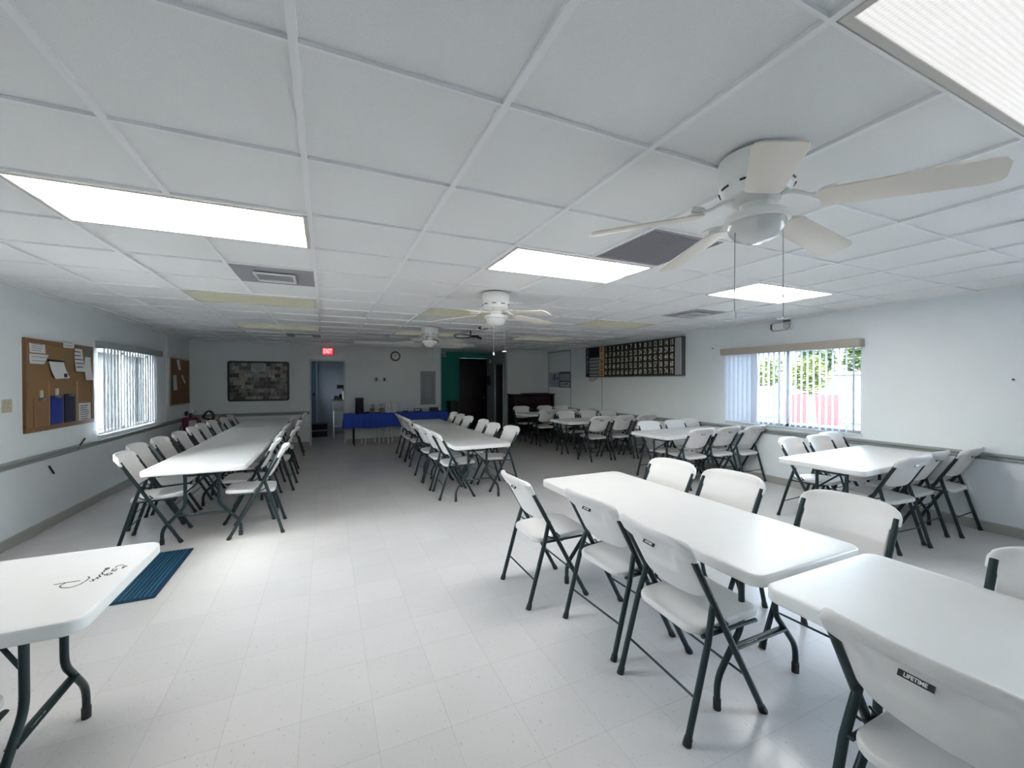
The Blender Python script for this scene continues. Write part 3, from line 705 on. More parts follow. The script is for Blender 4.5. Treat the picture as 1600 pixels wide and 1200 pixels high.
# ------------------------------------------------------------------ folding chairs and tables
def sstep(a, b, x):
    t = max(0, min(1, (x-a)/(b-a))); return t*t*(3-2*t)
TUB = lambda z: .21-.55*z
def back_panel():
    NU, NV = 32, 26; mb = MB(); fr, bk = [], []
    for j in range(NV+1):
        sv = -1+2*j/NV; v = .5+.5*math.sin(PI/2*sv)
        for i in range(NU+1):
            u = math.sin(PI/2*(-1+2*i/NU)); au = abs(u)
            zt = .866-.040*au**5; zb = .560+.008*au**2+.035*au**8
            z = zb+(zt-zb)*v
            wv = .203+.042*sstep(.64, .72, v)-.012*sstep(.88,1,v)
            x = u*wv
            k = max(0, 1-max(au, abs(2*v-1))**10)**.5
            T = (.016+.016*sstep(.80,.97,v)+.020*sstep(.64,.71,v)*sstep(.72,.86,au))*k
            y = TUB(z)-.044*(1-u*u)
            rec = .011*sstep(.36,.46,v)*(1-sstep(.79,.83,v))*(1-sstep(.40+.22*v, .50+.22*v, au))
            n = (0, .876, .482)
            fr.append((x, y+n[1]*T/2, z+n[2]*T/2)); bk.append((x, y-n[1]*(T/2-rec), z-n[2]*(T/2-rec)))
    m = len(fr); W = NU+1; fs = []
    for j in range(NV):
        for i in range(NU):
            a = j*W+i; fs.append((a,a+1,a+W+1,a+W)); fs.append((m+a,m+a+W,m+a+W+1,m+a+1))
    for j in range(NV): 
        a = j*W; fs.append((a,a+W,m+a+W,m+a)); a = j*W+NU; fs.append((a,m+a,m+a+W,a+W))
    for i in range(NU):
        a = i; fs.append((a,m+a,m+a+1,a+1)); a = NV*W+i; fs.append((a,a+1,m+a+1,m+a))
    return mb.add(fr+bk, fs)
def make_chair():
    c = empty('folding_chair')
    MB().slab(rrect(.40,.425,.075,7,0,.03), .424, .459, .011, 4, top=lambda x,y: .014*(y-.03)/.21-.010*max(0,1-(x/.17)**2)*max(0,1-((y-.015)/.17)**2)-.010*max(0,(y-.155)/.09)**2).build('seat', PLASTIC, c, smooth=50)
    b = back_panel().build('backrest', PLASTIC, c, smooth=60)
    # black sticker in the handle recess
    St = Mx(0, TUB(.772)-.044-.0035, .772-.002, rx=R(90-28.8)) @ Matrix.Rotation(0,4,'Z')
    st = MB().box(-.036,.036,-.0085,.0085,-.004,.0012,St).build('sticker', BLACK, c)
    text_mb('LIFETIME', .0135, St @ Mx(0,0,.0016), sx=.92, ext=.0003, bold=.0004).build('lettering', WHITEP, st, smooth=20)
    for s in (-1,1):
        l = MB().tube([(s*.222,TUB(.797),.797),(s*.222,TUB(.02),.02)],.0148,12).build('leg', METAL, c)
        MB().tube([(s*.222,TUB(.033),.033),(s*.222,TUB(.004),.004),(s*.222,TUB(0),0)],[.017,.019,.019],12).build('foot_cap', RUBBER, l)
        l = MB().tube([(s*.214,-.088,.566),(s*.2145,-.094,.545),(s*.228,-.137,.40),(s*.229,-.248,.02)],.0145,12).build('leg', METAL, c)
        MB().tube([(s*.229,-.2435,.033),(s*.229,-.253,.004),(s*.229,-.254,0)],[.0165,.0185,.0185],12).build('foot_cap', RUBBER, l)
        k = MB().tube([(s*.205,-.145,.418),(s*.205,.18,.424)],.011,8,flat=.7)
        k.tube(arc((s*.212,-.105,.47),(s*.209,-.06,.425),(s*.209,.0,.445),6)+[(s*.212,-.03,.475)],.005,6)
        k.build('seat_bracket', METAL, c)
    MB().tube([(-.226,-.197,.175),(.226,-.197,.175)],.0058,8).build('stretcher', METAL, c)
    MB().tube([(-.220,TUB(.19),.19),(.220,TUB(.19),.19)],.0058,8).build('stretcher', METAL, c)
    MB().tube([(-.205,.02,.414),(.205,.02,.414)],.009,8).build('cross_tube', METAL, c)
    return c
CH = make_chair(); chair_used = [0]
G_CH = 'white folding chairs around the tables'
DIR = {'+X':-90,'-X':90,'+Y':0,'-Y':180}
def chair(x, y, d, label, jit=0):
    """x,y = top middle of the backrest"""
    o = CH if not chair_used[0] else copy_tree(CH)
    chair_used[0] = 1
    a = R(DIR[d]+jit); o.rotation_euler = (0,0,a)
    f = Vector((-math.sin(a), math.cos(a))); o.location = (x+f.x*.252, y+f.y*.252, 0)
    return tag(o, label, 'chair', G_CH)

def make_table(L_, W_=.745):
    t = empty('folding_table')
    MB().slab(rrect(W_,L_,.055,7),.690,.740,.010,4).build('tabletop', TABLEW, t, smooth=50)
    for s in (-1,1):
        y = s*(L_/2-.26)
        for q in (-1,1):
            pts = [(q*.125,y,.69),(q*.125,y,.42)]+arc((q*.125,y,.39),(q*.125,y,.335),(q*.165,y,.295),4)+arc((q*.255,y,.185),(q*.29,y,.145),(q*.292,y,.09),4)+[(q*.292,y,.02)]
            l = MB().tube(pts,.0145,12).build('leg', METAL, t)
            MB().tube([(q*.292,y,.05),(q*.292,y,0)],.0175,12).build('foot_cap', RUBBER, l)
        b = MB().tube([(-.195,y,.255),(.195,y,.255)],.020,10,flat=.5).build('crossbar', METAL, t)
        text_mb('LIFETIME',.022,Mx(.07*s,y+s*.0115,.255,rx=R(90),rz=R(180) if s>0 else 0) ,sx=1,ext=.0006,bold=.0006).build('lettering', WHITEP, b, smooth=20)
        MB().tube([(-.14,y,.63),(.14,y,.63)],.009,8).build('cross_tube', METAL, t)
        br = MB().tube([(0,s*.22,.675),(0,y-s*.16,.60)],.010,8).tube([(0,y-s*.16,.60),(.118,y,.47)],.008,8).tube([(0,y-s*.16,.60),(-.118,y,.47)],.008,8)
        br.tube([(0,y-s*.175,.605),(0,y-s*.145,.595)],.017,10); br.build('brace', METAL, t)
        MB().tube([(-.30,s*.0+s*.03,.683),(-.30,s*(L_/2-.1),.683)],.011,8).tube([(.30,s*.03,.683),(.30,s*(L_/2-.1),.683)],.011,8).build('side_rail', METAL, t)
    return t
TB = make_table(1.83); tb_used = [0]
def table(x, y, deg, label):
    o = TB if not tb_used[0] else copy_tree(TB)
    tb_used[0] = 1; o.scale = (1,1,1); o.location = (x,y,0); o.rotation_euler = (0,0,R(deg))
    return tag(o, label, 'table', 'white folding tables')

def ordinal(k): return ['first','second','third','fourth','fifth','sixth','seventh','eighth','ninth'][k]
# long row on the left
for k, y in enumerate((5.50,7.335,9.17)): table(-1.078,y,-1 if k == 0 else 0,['nearest table of the long left row, its white end facing the viewer','middle table of the long row on the left','farthest table of the long left row, by the photo collage'][k]).scale = (1.07,1,1)
for k, (x, y, j) in enumerate([(-1.73,5.04,4),(-1.85,5.68,0),(-1.81,6.22,-2),(-1.78,6.82,0),(-1.79,7.45,2),(-1.80,7.97,0),(-1.78,8.54,-2),(-1.72,9.15,0),(-1.72,9.75,2)]):
    chair(x,y,'+X',f'{ordinal(k)} white chair from the front, window side of the long left table row',j)
for k, (x, y, j) in enumerate([(-.41,4.97,2),(-.53,5.47,0),(-.56,6.20,0),(-.41,6.74,-2),(-.57,7.35,0),(-.43,7.85,2),(-.59,9.05,0),(-.42,9.66,2)]):
    chair(x,y,'-X',f'{ordinal(k)} white chair from the front, aisle side of the long left table row',j)
# middle row
for k, y in enumerate((5.69,7.525)): table(1.79,y,0,['nearer table of the middle row, in line with the blue table','farther table of the middle row, just before the blue table'][k])
for k, (x, y, j) in enumerate([(1.34,5.40,-3),(1.32,5.92,0),(1.32,6.47,2),(1.36,7.66,0),(1.35,8.19,2),(1.36,8.70,0)]):
    chair(x,y,'+X',f'{ordinal(k)} white chair from the front, left side of the middle table row',j)
for k, (x, y, j) in enumerate([(2.50,5.52,3),(2.42,6.03,0),(2.48,6.66,-2),(2.47,7.43,0),(2.47,7.95,0),(2.50,8.53,0)]):
    chair(x,y,'-X',f'{ordinal(k)} white chair from the front, right side of the middle table row',j)
# near tables on the right
table(1.945,1.995,0,'white folding table in the right foreground, the farther of the near pair')
table(1.905,.13,0,'white folding table running out of the bottom right corner')
for x, y, j, l in [(1.235,2.68,-1,'white chair at the far left corner of the near table, pulled out'),(1.415,2.035,3,'white chair between two others on the left side of the near table'),(1.385,1.485,-3,'large white chair in the foreground, last before the seam of the near tables')]:
    chair(x,y,'+X',l,j)
for x, y, j, l in [(2.63,2.56,2,'farthest white chair on the window side of the near table'),(2.68,2.04,3,'middle white chair on the window side of the near table'),(2.74,1.35,4,'biggest white chair on the window side, beside the near table seam')]:
    chair(x,y,'-X',l,j)
chair(1.365,.52,'+X','white chair cut off by the bottom right corner, its back sticker legible',-2)
chair(2.52,.49,'-X','white chair cut off by the right edge, behind the nearest table',3)
# near table on the left
tl = table(-1.655,2.205,90,'white folding table with black handwriting in the left foreground')
w_ = MB()
for s_ in [[(-0.9675,2.1879),(-0.9436,2.1909),(-0.8909,2.1901)],[(-0.9333,2.1911),(-0.9386,2.1712),(-0.9377,2.1584),(-0.9263,2.1451),(-0.9007,2.1327),(-0.8866,2.1371),(-0.8761,2.1508),(-0.8699,2.1762),(-0.8694,2.2022),(-0.8715,2.2105),(-0.8803,2.2205)],[(-0.8547,2.1678),(-0.8404,2.1626),(-0.8525,2.1841),(-0.843,2.1769),(-0.8445,2.1907),(-0.8335,2.1798),(-0.8444,2.1981),(-0.8402,2.2052),(-0.8315,2.1937),(-0.8464,2.2201),(-0.8442,2.2314),(-0.8348,2.2209),(-0.8476,2.2485),(-0.8418,2.249),(-0.8491,2.2715),(-0.8391,2.2637),(-0.8534,2.2913),(-0.8469,2.2932),(-0.8407,2.2708)],[(-0.8469,2.2932),(-0.8395,2.2898),(-0.8374,2.2758)],[(-0.8304,2.2158),(-0.8226,2.2215),(-0.8134,2.2019),(-0.8267,2.2111)],[(-0.8202,2.2204),(-0.8146,2.2271),(-0.8036,2.2174),(-0.8048,2.2056),(-0.8137,2.2082)],[(-0.8192,2.2481),(-0.8082,2.2431),(-0.8099,2.2535),(-0.8169,2.2503),(-0.8216,2.2718),(-0.8042,2.2605),(-0.8044,2.2382)],[(-0.8171,2.2796),(-0.8167,2.296),(-0.8094,2.302),(-0.7966,2.3002)],[(-0.7884,2.2598),(-0.79,2.2887),(-0.7786,2.2802),(-0.7838,2.2675),(-0.7884,2.2598)]]:
    w_.tube([(y-2.205,-(x+1.655),.7404) for x,y in s_],.0023,6,flat=.4)
w_.build('handwriting', INK, tl)
chair(-1.19,1.52,'+Y','white chair tucked under the near left table, mostly out of frame')
# tables along the right-hand wall
table(5.12,2.38,93,'white folding table at the right wall, nearest the window')
table(5.24,4.73,92,'white folding table at the right wall, under the left end of the window')
table(5.10,7.02,91,'white folding table at the right wall, below the bingo board')
table(5.22,8.97,91,'farthest white folding table, before the dark piano')
rows = [
 ('-Y','far side of the wall table nearest the window',[(4.91,3.01,4),(5.40,2.98,0),(5.83,3.08,-2)]),
 ('+Y','near side of the wall table nearest the window',[(4.78,1.84,-4),(5.27,1.88,0),(5.83,1.82,2)]),
 ('-Y','far side of the second wall table',[(4.81,5.20,0),(5.36,5.19,2),(5.82,5.30,0)]),
 ('+Y','near side of the second wall table',[(4.83,4.15,0),(5.38,4.15,0),(5.82,4.06,2)]),
 ('-Y','far side of the third wall table',[(4.83,7.78,0),(5.33,7.68,2),(5.80,7.56,0)]),
 ('+Y','near side of the third wall table, below the bingo board',[(4.77,6.40,0),(5.29,6.36,0),(5.80,6.30,0)]),
 ('-Y','piano side of the farthest wall table',[(4.70,9.78,0),(5.34,9.66,0),(5.83,9.64,0)]),
 ('+Y','near side of the farthest wall table',[(4.76,8.42,0),(5.27,8.34,0),(5.78,8.28,0)])]
for d, where, L3 in rows:
    for (x, y, j), w1 in zip(L3, ('left','middle','right-hand')): chair(x,y,d,f'{w1} white chair on the {where}',j)

# ------------------------------------------------------------------ floor mat
t = tag(empty('floor_mat',(-1.44,4.15,0)), 'dark blue ribbed mat on the floor behind the near left table', 'mat')
MATB = mat('mat_navy',(.006,.035,.09),.55)
MB().slab(rrect(.67,.95,.012,3),0,.008,.003,2).build('base', MATB, t)
rb = MB()
for k in range(23): rb.box(-.315+.0275*k,-.315+.0275*k+.013,-.45,.45,.007,.0145)
rb.build('rib', mat('mat_teal',(.02,.13,.22),.45), t, bevel=.002)

# ------------------------------------------------------------------ blue serving table and what stands on it
t = tag(empty('serving_table',(1.64,10.60,0)), 'serving table under the blue cloth along the back wall', 'table')
MB().slab(rrect(2.46,.46,.04,5),.70,.745,.008,3).build('tabletop', TABLEW, t)
for x in (-1.03,1.03):
    for y in (-.19,.19):
        l = MB().tube([(x,y,.70),(x,y,.0)],.014,10).build('leg', BLACK, t)
c = MB(); n = 90; X0, X1, Y0, Y1 = -1.245,1.245,-.235,.225
per = []
for k in range(n+1): per.append((X0+(X1-X0)*k/n, Y0, 0, -1))
for k in range(1,16): per.append((X1, Y0+(Y1-Y0)*k/15, 1, 0))
for k in range(1,n+1): per.append((X1-(X1-X0)*k/n, Y1, 0, 1))
for k in range(1,15): per.append((X0, Y1-(Y1-Y0)*k/15, -1, 0))
m = len(per); lv = [(.7485,0),(.745,.006),(.735,.009),(.64,.012),(.55,.016),(.47,.02),(.415,.024)]
vs = []
for (z, o_) in lv:
    for k, (x, y, nx, ny) in enumerate(per):
        wv = (.748-z)/.33*(.010*math.sin(k*.55)+.007*math.sin(k*1.31+1)) if ny < 0 or nx else 0
        if ny > 0: o2 = 0; wv = 0
        else: o2 = o_
        vs.append((x+nx*(o2+wv), y+ny*(o2+wv), z+(.012*math.sin(k*.21) if z < .42 else 0)))
fs = [(i*m+k, i*m+(k+1)%m, (i+1)*m+(k+1)%m, (i+1)*m+k) for i in range(len(lv)-1) for k in range(m)]
vs2 = [(x*.9985,y*.994,z-.0015) for x,y,z in vs]; o = len(vs)
fs += [tuple(o+i for i in f[::-1]) for f in fs]+[tuple(range(m)), tuple(o+k for k in range(m-1,-1,-1))]
fs += [((len(lv)-1)*m+k, (len(lv)-1)*m+(k+1)%m, o+(len(lv)-1)*m+(k+1)%m, o+(len(lv)-1)*m+k) for k in range(m)]
co = c.add(vs+vs2, fs).build('tablecloth', BLUE, None, smooth=60); co.location = (1.64,10.60,0)
tag(co, 'royal blue cloth draped over the serving table at the back wall', 'tablecloth')
TZ = .7487
def on_table(name, x, y, label, cat, group=None): return tag(empty(name,(x,y,TZ)), label, cat, group)
t = on_table('drink_dispenser',.745,10.60,'tall dark purple round drink dispenser at the left of the blue table','dispenser')
DP = mat('dark_purple',(.018,.008,.035),.35)
MB().lathe([(0,0),(.098,0),(.10,.01),(.094,.30),(.098,.32),(.098,.345),(0,.345)],28).build('body', DP, t)
MB().lathe([(0,.345),(.088,.345),(.092,.36),(.080,.368),(0,.366)],28).build('lid', mat('pale_lid',(.45,.47,.5),.4), t)
MB().lathe([(.088,.346),(.102,.346),(.102,.372),(.094,.376),(.088,.366)],28,None,True).build('rim', DP, t)
MB().tube([(0,-.095,.06),(0,-.135,.06),(0,-.137,.035)],.009,8).build('tap', BLACK, t)
MB().box(-.13,.13,-.125,.12,-.0,.002).build('base_plate', DP, t, bevel=.0005)
t = on_table('cloth_bundle',.90,10.53,'dark folded cloth lying beside the drink dispenser','cloth')
MB().slab(rrect(.16,.14,.03,4),0,.035,.012,3,top=lambda x,y:.008*math.sin(40*x)).build('fold', mat('navy_cloth',(.012,.02,.09),.8), t)
for x, g_, l in ((1.04,.10,'left of two silver condiment caddies on the blue table'),(1.25,.13,'right of two silver condiment caddies, beside the white cups')):
    t = on_table('condiment_caddy',x,10.60,l,'caddy','caddies on the blue table')
    MB().lathe([(0,0),(.052,0),(.055,.012),(.02,.02),(.008,.03),(.007,.20),(.014,.21),(0,.222)],18).build('stand', STEEL, t)
    for k in range(4):
        a = PI/2*k+.4; q = (.042*math.cos(a), .042*math.sin(a))
        j = MB().lathe([(0,.014),(.022,.014),(.024,.09),(.018,.10),(0,.10)],12,Mx(*q,0)).build('jar', mat('jar_grey',(.28,.26,.22),.3), t)
        MB().lathe([(0,.10),(.020,.10),(.020,.118),(0,.12)],12,Mx(*q,0)).build('lid', [BLACK,WHITE,mat('lid_green',(.08,.16,.10),.5),STEEL][k], j)
    MB().tube([(-.04,0,.15),(-.045,0,.19),(0,0,.21),(.045,0,.19),(.04,0,.15)],.005,6).build('handle', BLACK, t)
t = on_table('black_tray',1.15,10.50,'small black tray between the two caddies','tray')
MB().slab(rrect(.15,.10,.02,4),0,.02,.006,2).build('tray_body', BLACK, t)
for k, x in enumerate((1.375,1.435,1.515,1.585)):
    t = on_table('cup_stack',x,10.58+(.05 if k==0 else 0),['leftmost tall stack of white foam cups on the blue table','second stack of white foam cups from the left','third stack of white foam cups from the left','rightmost stack of white foam cups on the blue table'][k],'cups','white cup stacks')
    h0 = .262-.004*k
    pr = [(0,h0),(.026,h0),(.028,h0-.01)]
    z = h0-.09
    pr += [(.036,z)]
    while z > .012: pr += [(.0385,z-.002),(.0385,z-.006),(.0365,z-.007),(.0365,z-.014)]; z -= .014
    MB().lathe(pr+[(.038,0),(0,0)],18).build('cups', mat('foam_cup',(.93,.93,.91),.6), t)
for x, m2, l in ((1.80,'blue','small blue cup left of the others, right half of the blue table'),(1.86,'navy','small navy cup between the white cups and the boxes')):
    t = on_table('small_cup',x,10.55,l,'cup')
    MB().lathe([(0,0),(.022,0),(.028,.04),(.026,.04),(.02,.004),(0,.004)],14).build('bowl', mat('cup_'+m2,(.02,.05,.30) if m2=='blue' else (.02,.02,.10),.4), t)
t = on_table('napkin_box',2.14,10.58,'dark box with white napkins on the blue table','box')
MB().box(-.085,.085,-.06,.06,0,.085).build('case', mat('box_dark',(.05,.055,.06),.5), t, bevel=.004)
for x in (-.045,.02): MB().box(x-.026,x+.026,-.063,-.058,.03,.065).build('napkin', PAPER, t)
MB().box(-.08,.08,-.055,.055,.083,.096).build('napkin_top', PAPER, t, bevel=.004)
t = on_table('clear_tub',2.35,10.60,'pale clear tub between the napkin box and the dark box','tub')
MB().slab(rrect(.18,.13,.02,4),0,.07,.01,2).build('tub', mat('pale_tub',(.45,.52,.56),.25), t); MB().slab(rrect(.19,.14,.02,4),.0702,.082,.004,2).build('lid', mat('tub_lid',(.58,.64,.66),.3), t)
t = on_table('dark_box',2.56,10.60,'dark flat box at the right end of the blue table','box')
MB().box(-.11,.11,-.08,.08,0,.08).build('case', mat('box_green',(.045,.06,.06),.5), t, bevel=.004); MB().box(-.113,.113,-.083,.083,.0802,.096).build('lid', mat('box_lid',(.07,.085,.085),.5), t, bevel=.003)
STW = mat('stool_white',(.90,.90,.87),.4)
for xs, l in (((.80,.87,1.11,1.19),'left white stool pushed under the blue table'),((1.31,1.40,1.53,1.72),'right white stool pushed under the blue table')):
    cx = sum(xs)/4; t = tag(empty('stool',(cx,10.60,0)), l, 'stool', 'white stools under the blue table')
    w2 = max(xs)-min(xs)+.03
    MB().slab(rrect(w2,.30,.04,4),.585,.62,.01,3).build('seat', STW, t)
    for k, x in enumerate(xs): MB().tube([(x-cx,.10 if k%2==0 else -.12,.59),(x-cx,.12 if k%2==0 else -.14,0)],.0125,10).build('leg', STW, t)
    MB().tube([(xs[0]-cx,.11,.5),(xs[2]-cx,.11,.5)],.008,8).tube([(xs[1]-cx,-.13,.5),(xs[3]-cx,-.13,.5)],.008,8).build('stretcher', STW, t)

# ------------------------------------------------------------------ kitchen seen through the doorway
d4 = struct(MB().box(-.85,-.24,12.91,12.95,.36,2.10).build('door_4', mat('blue_door',(.20,.32,.46),.5), bevel=.004))
MB().box(-.24,-.215,12.90,12.95,.36,2.10).build('door_edge', mat('door_edge_white',(.60,.66,.72),.5), d4)
MB().lathe([(0,0),(.025,0),(.030,.03),(.02,.05),(0,.05)],14,Mx(-.31,12.91,1.17,rx=R(90))).build('door_knob', BLACK, d4)
t = tag(empty('door_step',(-.20,12.68,0)), 'dark two-tread step below the blue kitchen door', 'step')
MB().box(-.62,.24,-.24,.22,0,.15).box(-.62,.24,-.02,.22,.18,.33).build('riser', mat('step_dark',(.012,.010,.014),.7), t)
MB().box(-.62,.24,-.25,.22,.15,.18).box(-.62,.24,-.03,.22,.33,.36).build('tread', mat('step_tread',(.14,.20,.24),.6), t, bevel=.004)
t = tag(empty('kitchen_cart',(.40,12.20,0)), 'grey kitchen cart on white legs inside the doorway', 'cart')
MB().box(-.24,.30,-.2,.2,1.0,1.03).build('top', mat('cart_top',(.16,.17,.18),.4), t, bevel=.004)
MB().box(-.22,.28,-.185,.185,.735,.999).build('apron', mat('cart_grey',(.42,.44,.47),.6), t, bevel=.003)
for x in (-.20,.26):
    for y in (-.165,.165): MB().tube([(x,y,.735),(x*1.02,y,0)],.016,10).build('leg', STW, t)
MB().tube([(-.2,-.165,.3),(.26,-.165,.3)],.008,8).tube([(-.2,.165,.3),(.26,.165,.3)],.008,8).build('rung', STW, t)
t = tag(empty('dish_towel',(.145,12.12,.80)), 'dark towel hanging off the left end of the kitchen cart', 'towel')
MB().box(-.006,.006,-.06,.08,-.10,.2355).box(-.006,.09,-.06,.08,.2305,.2365).build('cloth', mat('towel_dark',(.05,.08,.09),.9), t, bevel=.002)
t = tag(empty('coffee_maker',(.42,12.20,1.03)), 'black coffee maker on the kitchen cart', 'coffee maker')
MB().box(-.16,.10,-.10,.10,0,.04).box(.0,.10,-.10,.10,.04,.36).box(-.14,.10,-.10,.10,.30,.40).build('housing', BLACK, t, bevel=.008)
MB().lathe([(0,.042),(.055,.042),(.062,.09),(.045,.15),(0,.15)],18,Mx(-.07,0,0)).build('carafe', mat('dark_glass',(.03,.02,.02),.1), t)
t = tag(MB().lathe([(0,0),(.045,0),(.045,.24),(.018,.24),(0,.24)],18,Mx(.46,12.05,1.03)).build('paper_roll', PAPERG), 'pale paper roll standing in front of the coffee maker', 'paper roll')
t = tag(empty('counter_box',(.26,12.24,1.03)), 'dark low box left of the coffee maker on the cart', 'box')
MB().slab(rrect(.10,.16,.015,3),0,.10,.006,2,Mx(-.02,0,0)).build('body', BLACK, t)

# ------------------------------------------------------------------ piano
t = tag(empty('upright_piano',(5.39,10.54,0)), 'dark upright piano against the back wall in the right corner', 'piano')
PI_ = mat('piano_dark',(.030,.008,.016),.25,coat=.3); PI2 = mat('piano_panel',(.022,.006,.012),.35)
MB().box(-.63,-.59,-.22,.28,0,1.13).box(.59,.63,-.22,.28,0,1.13).box(-.59,.59,-.06,.28,.06,1.12).build('case', PI_, t, bevel=.005)
MB().box(-.66,.66,-.25,.285,1.13,1.16).build('lid', mat('piano_lid',(.015,.012,.022),.22,coat=.3), t, bevel=.006)
MB().box(-.585,.585,-.075,-.055,.82,1.10).build('music_desk', PI2, t, bevel=.004); MB().box(-.585,.585,-.075,-.055,.08,.56).build('lower_panel', PI2, t, bevel=.004)
MB().box(-.62,.62,-.31,-.06,.60,.70).build('key_bed', PI_, t, bevel=.006)
MB().box(-.59,.59,-.24,-.08,.702,.73).build('fallboard', PI2, t, bevel=.008)
for x in (-.60,.60): MB().tube([(x,-.28,.60),(x,-.28,.45),(x,-.28,.05),(x,-.28,0)],[.035,.03,.025,.035],12).build('leg', PI_, t)
for x in (-.07,0,.07): MB().box(x-.012,x+.012,-.15,-.06,.06,.072).build('pedal', ALU, t, bevel=.003)
tag(MB().slab(rrect(.80,.30,.03,4),0,.018,.006,3,Mx(5.5,10.53,1.1602)).build('folded_cover', mat('navy_cover',(.012,.014,.035),.8)), 'dark navy folded cover lying on top of the piano', 'cover')

# ------------------------------------------------------------------ bags by the left wall
RED = mat('maroon_vinyl',(.16,.012,.045),.4)
t = tag(empty('golf_bag',(-2.36,9.70,0),R(20)), 'maroon golf bag with pale pocket standing by the left wall', 'bag')
MB().lathe([(0,0),(.125,0),(.13,.02),(.125,.10),(.12,.72),(.135,.76),(.135,.82),(.125,.835),(.11,.82),(0,.80)],24).build('body', RED, t)
MB().slab(rrect(.17,.36,.05,5),0,.06,.02,3,Mx(.0,-.115,.33,rx=R(90))).build('pocket', mat('maroon_dark',(.06,.006,.02),.5), t)
MB().slab(rrect(.12,.16,.03,5),0,.04,.012,3,Mx(.02,-.12,.72,rx=R(97))).build('panel', mat('pale_vinyl',(.55,.50,.52),.5), t)
MB().tube(arc((-.12,0,.72),(-.24,0,.45),(-.12,0,.2),8),.016,8,flat=.4).build('strap', BLACK, t)
for k,(x,y,h,r) in enumerate(((-.05,.03,.94,.035),(.05,.04,.96,.038),(.0,-.04,.90,.032))):
    MB().tube([(x,y,.79),(x*1.1,y,h-.06)],.007,8).build('club_shaft', STEEL, t)
    MB().lathe([(0,-.05),(r*.6,-.045),(r,0),(r*.85,.035),(0,.05)],14,Mx(x*1.1,y,h-.02)).build('head_cover', [BLACK,mat('pale_vinyl',(.55,.50,.52),.5),mat('maroon_dark',(.06,.006,.02),.5)][k], t)
t = tag(empty('patterned_bag',(-2.20,10.32,0)), 'black and white patterned tall bag behind the maroon golf bag', 'bag')
pm, nt, b_ = nodes('black_white_print')
ck = nt.nodes.new('ShaderNodeTexVoronoi'); ck.inputs['Scale'].default_value = 13; tc_ = nt.nodes.new('ShaderNodeTexCoord'); rp = nt.nodes.new('ShaderNodeValToRGB')
nt.links.new(tc_.outputs['Object'], ck.inputs['Vector']); nt.links.new(ck.outputs['Distance'], rp.inputs['Fac']); rp.color_ramp.elements[0].position = .42; rp.color_ramp.elements[1].position = .5
rp.color_ramp.elements[0].color = (.012,.012,.012,1); rp.color_ramp.elements[1].color = (.45,.40,.33,1); nt.links.new(rp.outputs['Color'], b_.inputs['Base Color'])
MB().slab(rrect(.40,.26,.08,6),0,.80,.05,4,top=lambda x,y:.03*math.sin(9*x)).build('body', pm, t)
MB().box(-.19,.19,-.15,-.125,.1,.42).build('pocket', mat('maroon_dark',(.06,.006,.02),.5), t, bevel=.012)
for y in (-.06,.06): MB().tube(arc((-.10,y,.78),(0,y,1.06),(.10,y,.78),10),.012,8).build('handle', BLACK, t)

# ------------------------------------------------------------------ outside the windows
CONC = mat('pale_concrete',(.115,.112,.106),.8,noise=.06,nscale=4)
struct(MB().box(-60,LX-.17,-40,60,-.2,-.06).box(RX+.17,70,-40,60,-.2,-.06).box(LX-.17,RX+.17,-40,FY-.17,-.2,-.06).build('ground', CONC, smooth=10))
struct(MB().box(17.2,23.5,4,18,-.06,.02).build('pool_water', mat('pool_blue',(.004,.05,.06),.08,bump=.2,bscale=5)))
def tree(x, y, h, r, col, label, trunk=.5, n=2600):
    t = tag(empty('tree',(x,y,-.06)), label, 'tree', 'trees beyond the pool')
    MB().tube([(0,0,0),(.05,0,h*trunk*.6),(0,.05,h*trunk+.3)],[.10,.075,.05],8).build('trunk', mat('bark',(.12,.09,.07),.9), t)
    f = MB(); rnd = random.Random(int(x*7+y*13)); lobes = [(rnd.uniform(-.5,.5)*r, rnd.uniform(-.5,.5)*r, h*trunk+(h*(1-trunk))*rnd.uniform(.15,.85), r*rnd.uniform(.35,.6)) for _ in range(12)]
    for k in range(n):
        lx, ly, lz, lr = rnd.choice(lobes)
        d = Vector((rnd.gauss(0,1),rnd.gauss(0,1),rnd.gauss(0,1))).normalized()*lr*rnd.uniform(.75,1.05)
        s = rnd.uniform(.08,.15)*r
        M = Matrix.Translation((lx+d.x,ly+d.y,max(.3,lz+d.z))) @ Matrix.Rotation(rnd.uniform(0,6.3),4,'Z') @ Matrix.Rotation(rnd.uniform(-1.2,1.2),4,'X')
        f.add([(-s,0,-.01),(0,-s*.5,0),(s,0,.01),(0,s*.5,0)],[(0,1,2,3)],M)
    f.build('foliage', col, t)
LIME = mat('lime_leaves',(.06,.075,.006),.6); DKG = mat('green_leaves',(.028,.05,.013),.6)
tree(25,16.9,3.3,1.1,LIME,'left lime-green bushy tree seen through the window, beyond the fence',.3)
tree(25.5,14.6,3.0,1.1,LIME,'right lime-green bushy tree seen through the window, beside the first',.3)
tree(36,17.0,4.9,1.5,DKG,'darker green tree above the white building, right part of the window',.45)
tree(37,20.6,4.6,1.4,DKG,'darker green tree left of the one above the white building',.45)
t = tag(empty('white_building',(32.5,15.5,-.06)), 'low white building beyond the pool, seen at the right of the window', 'building')
WB = mat('white_render',(.15,.15,.15),.8)
MB().box(-1.5,1.5,-3.2,2.6,0,1.95).build('wall', WB, t); MB().box(-1.8,1.8,-3.5,2.9,1.95,2.12).build('roof', WB, t, bevel=.02)
for y in (-2.2,-.6,1.2): 
    ww = MB().box(-1.55,-1.49,y-.35,y+.35,1.0,1.6).build('window', mat('dark_pane',(.06,.08,.11),.2), t)
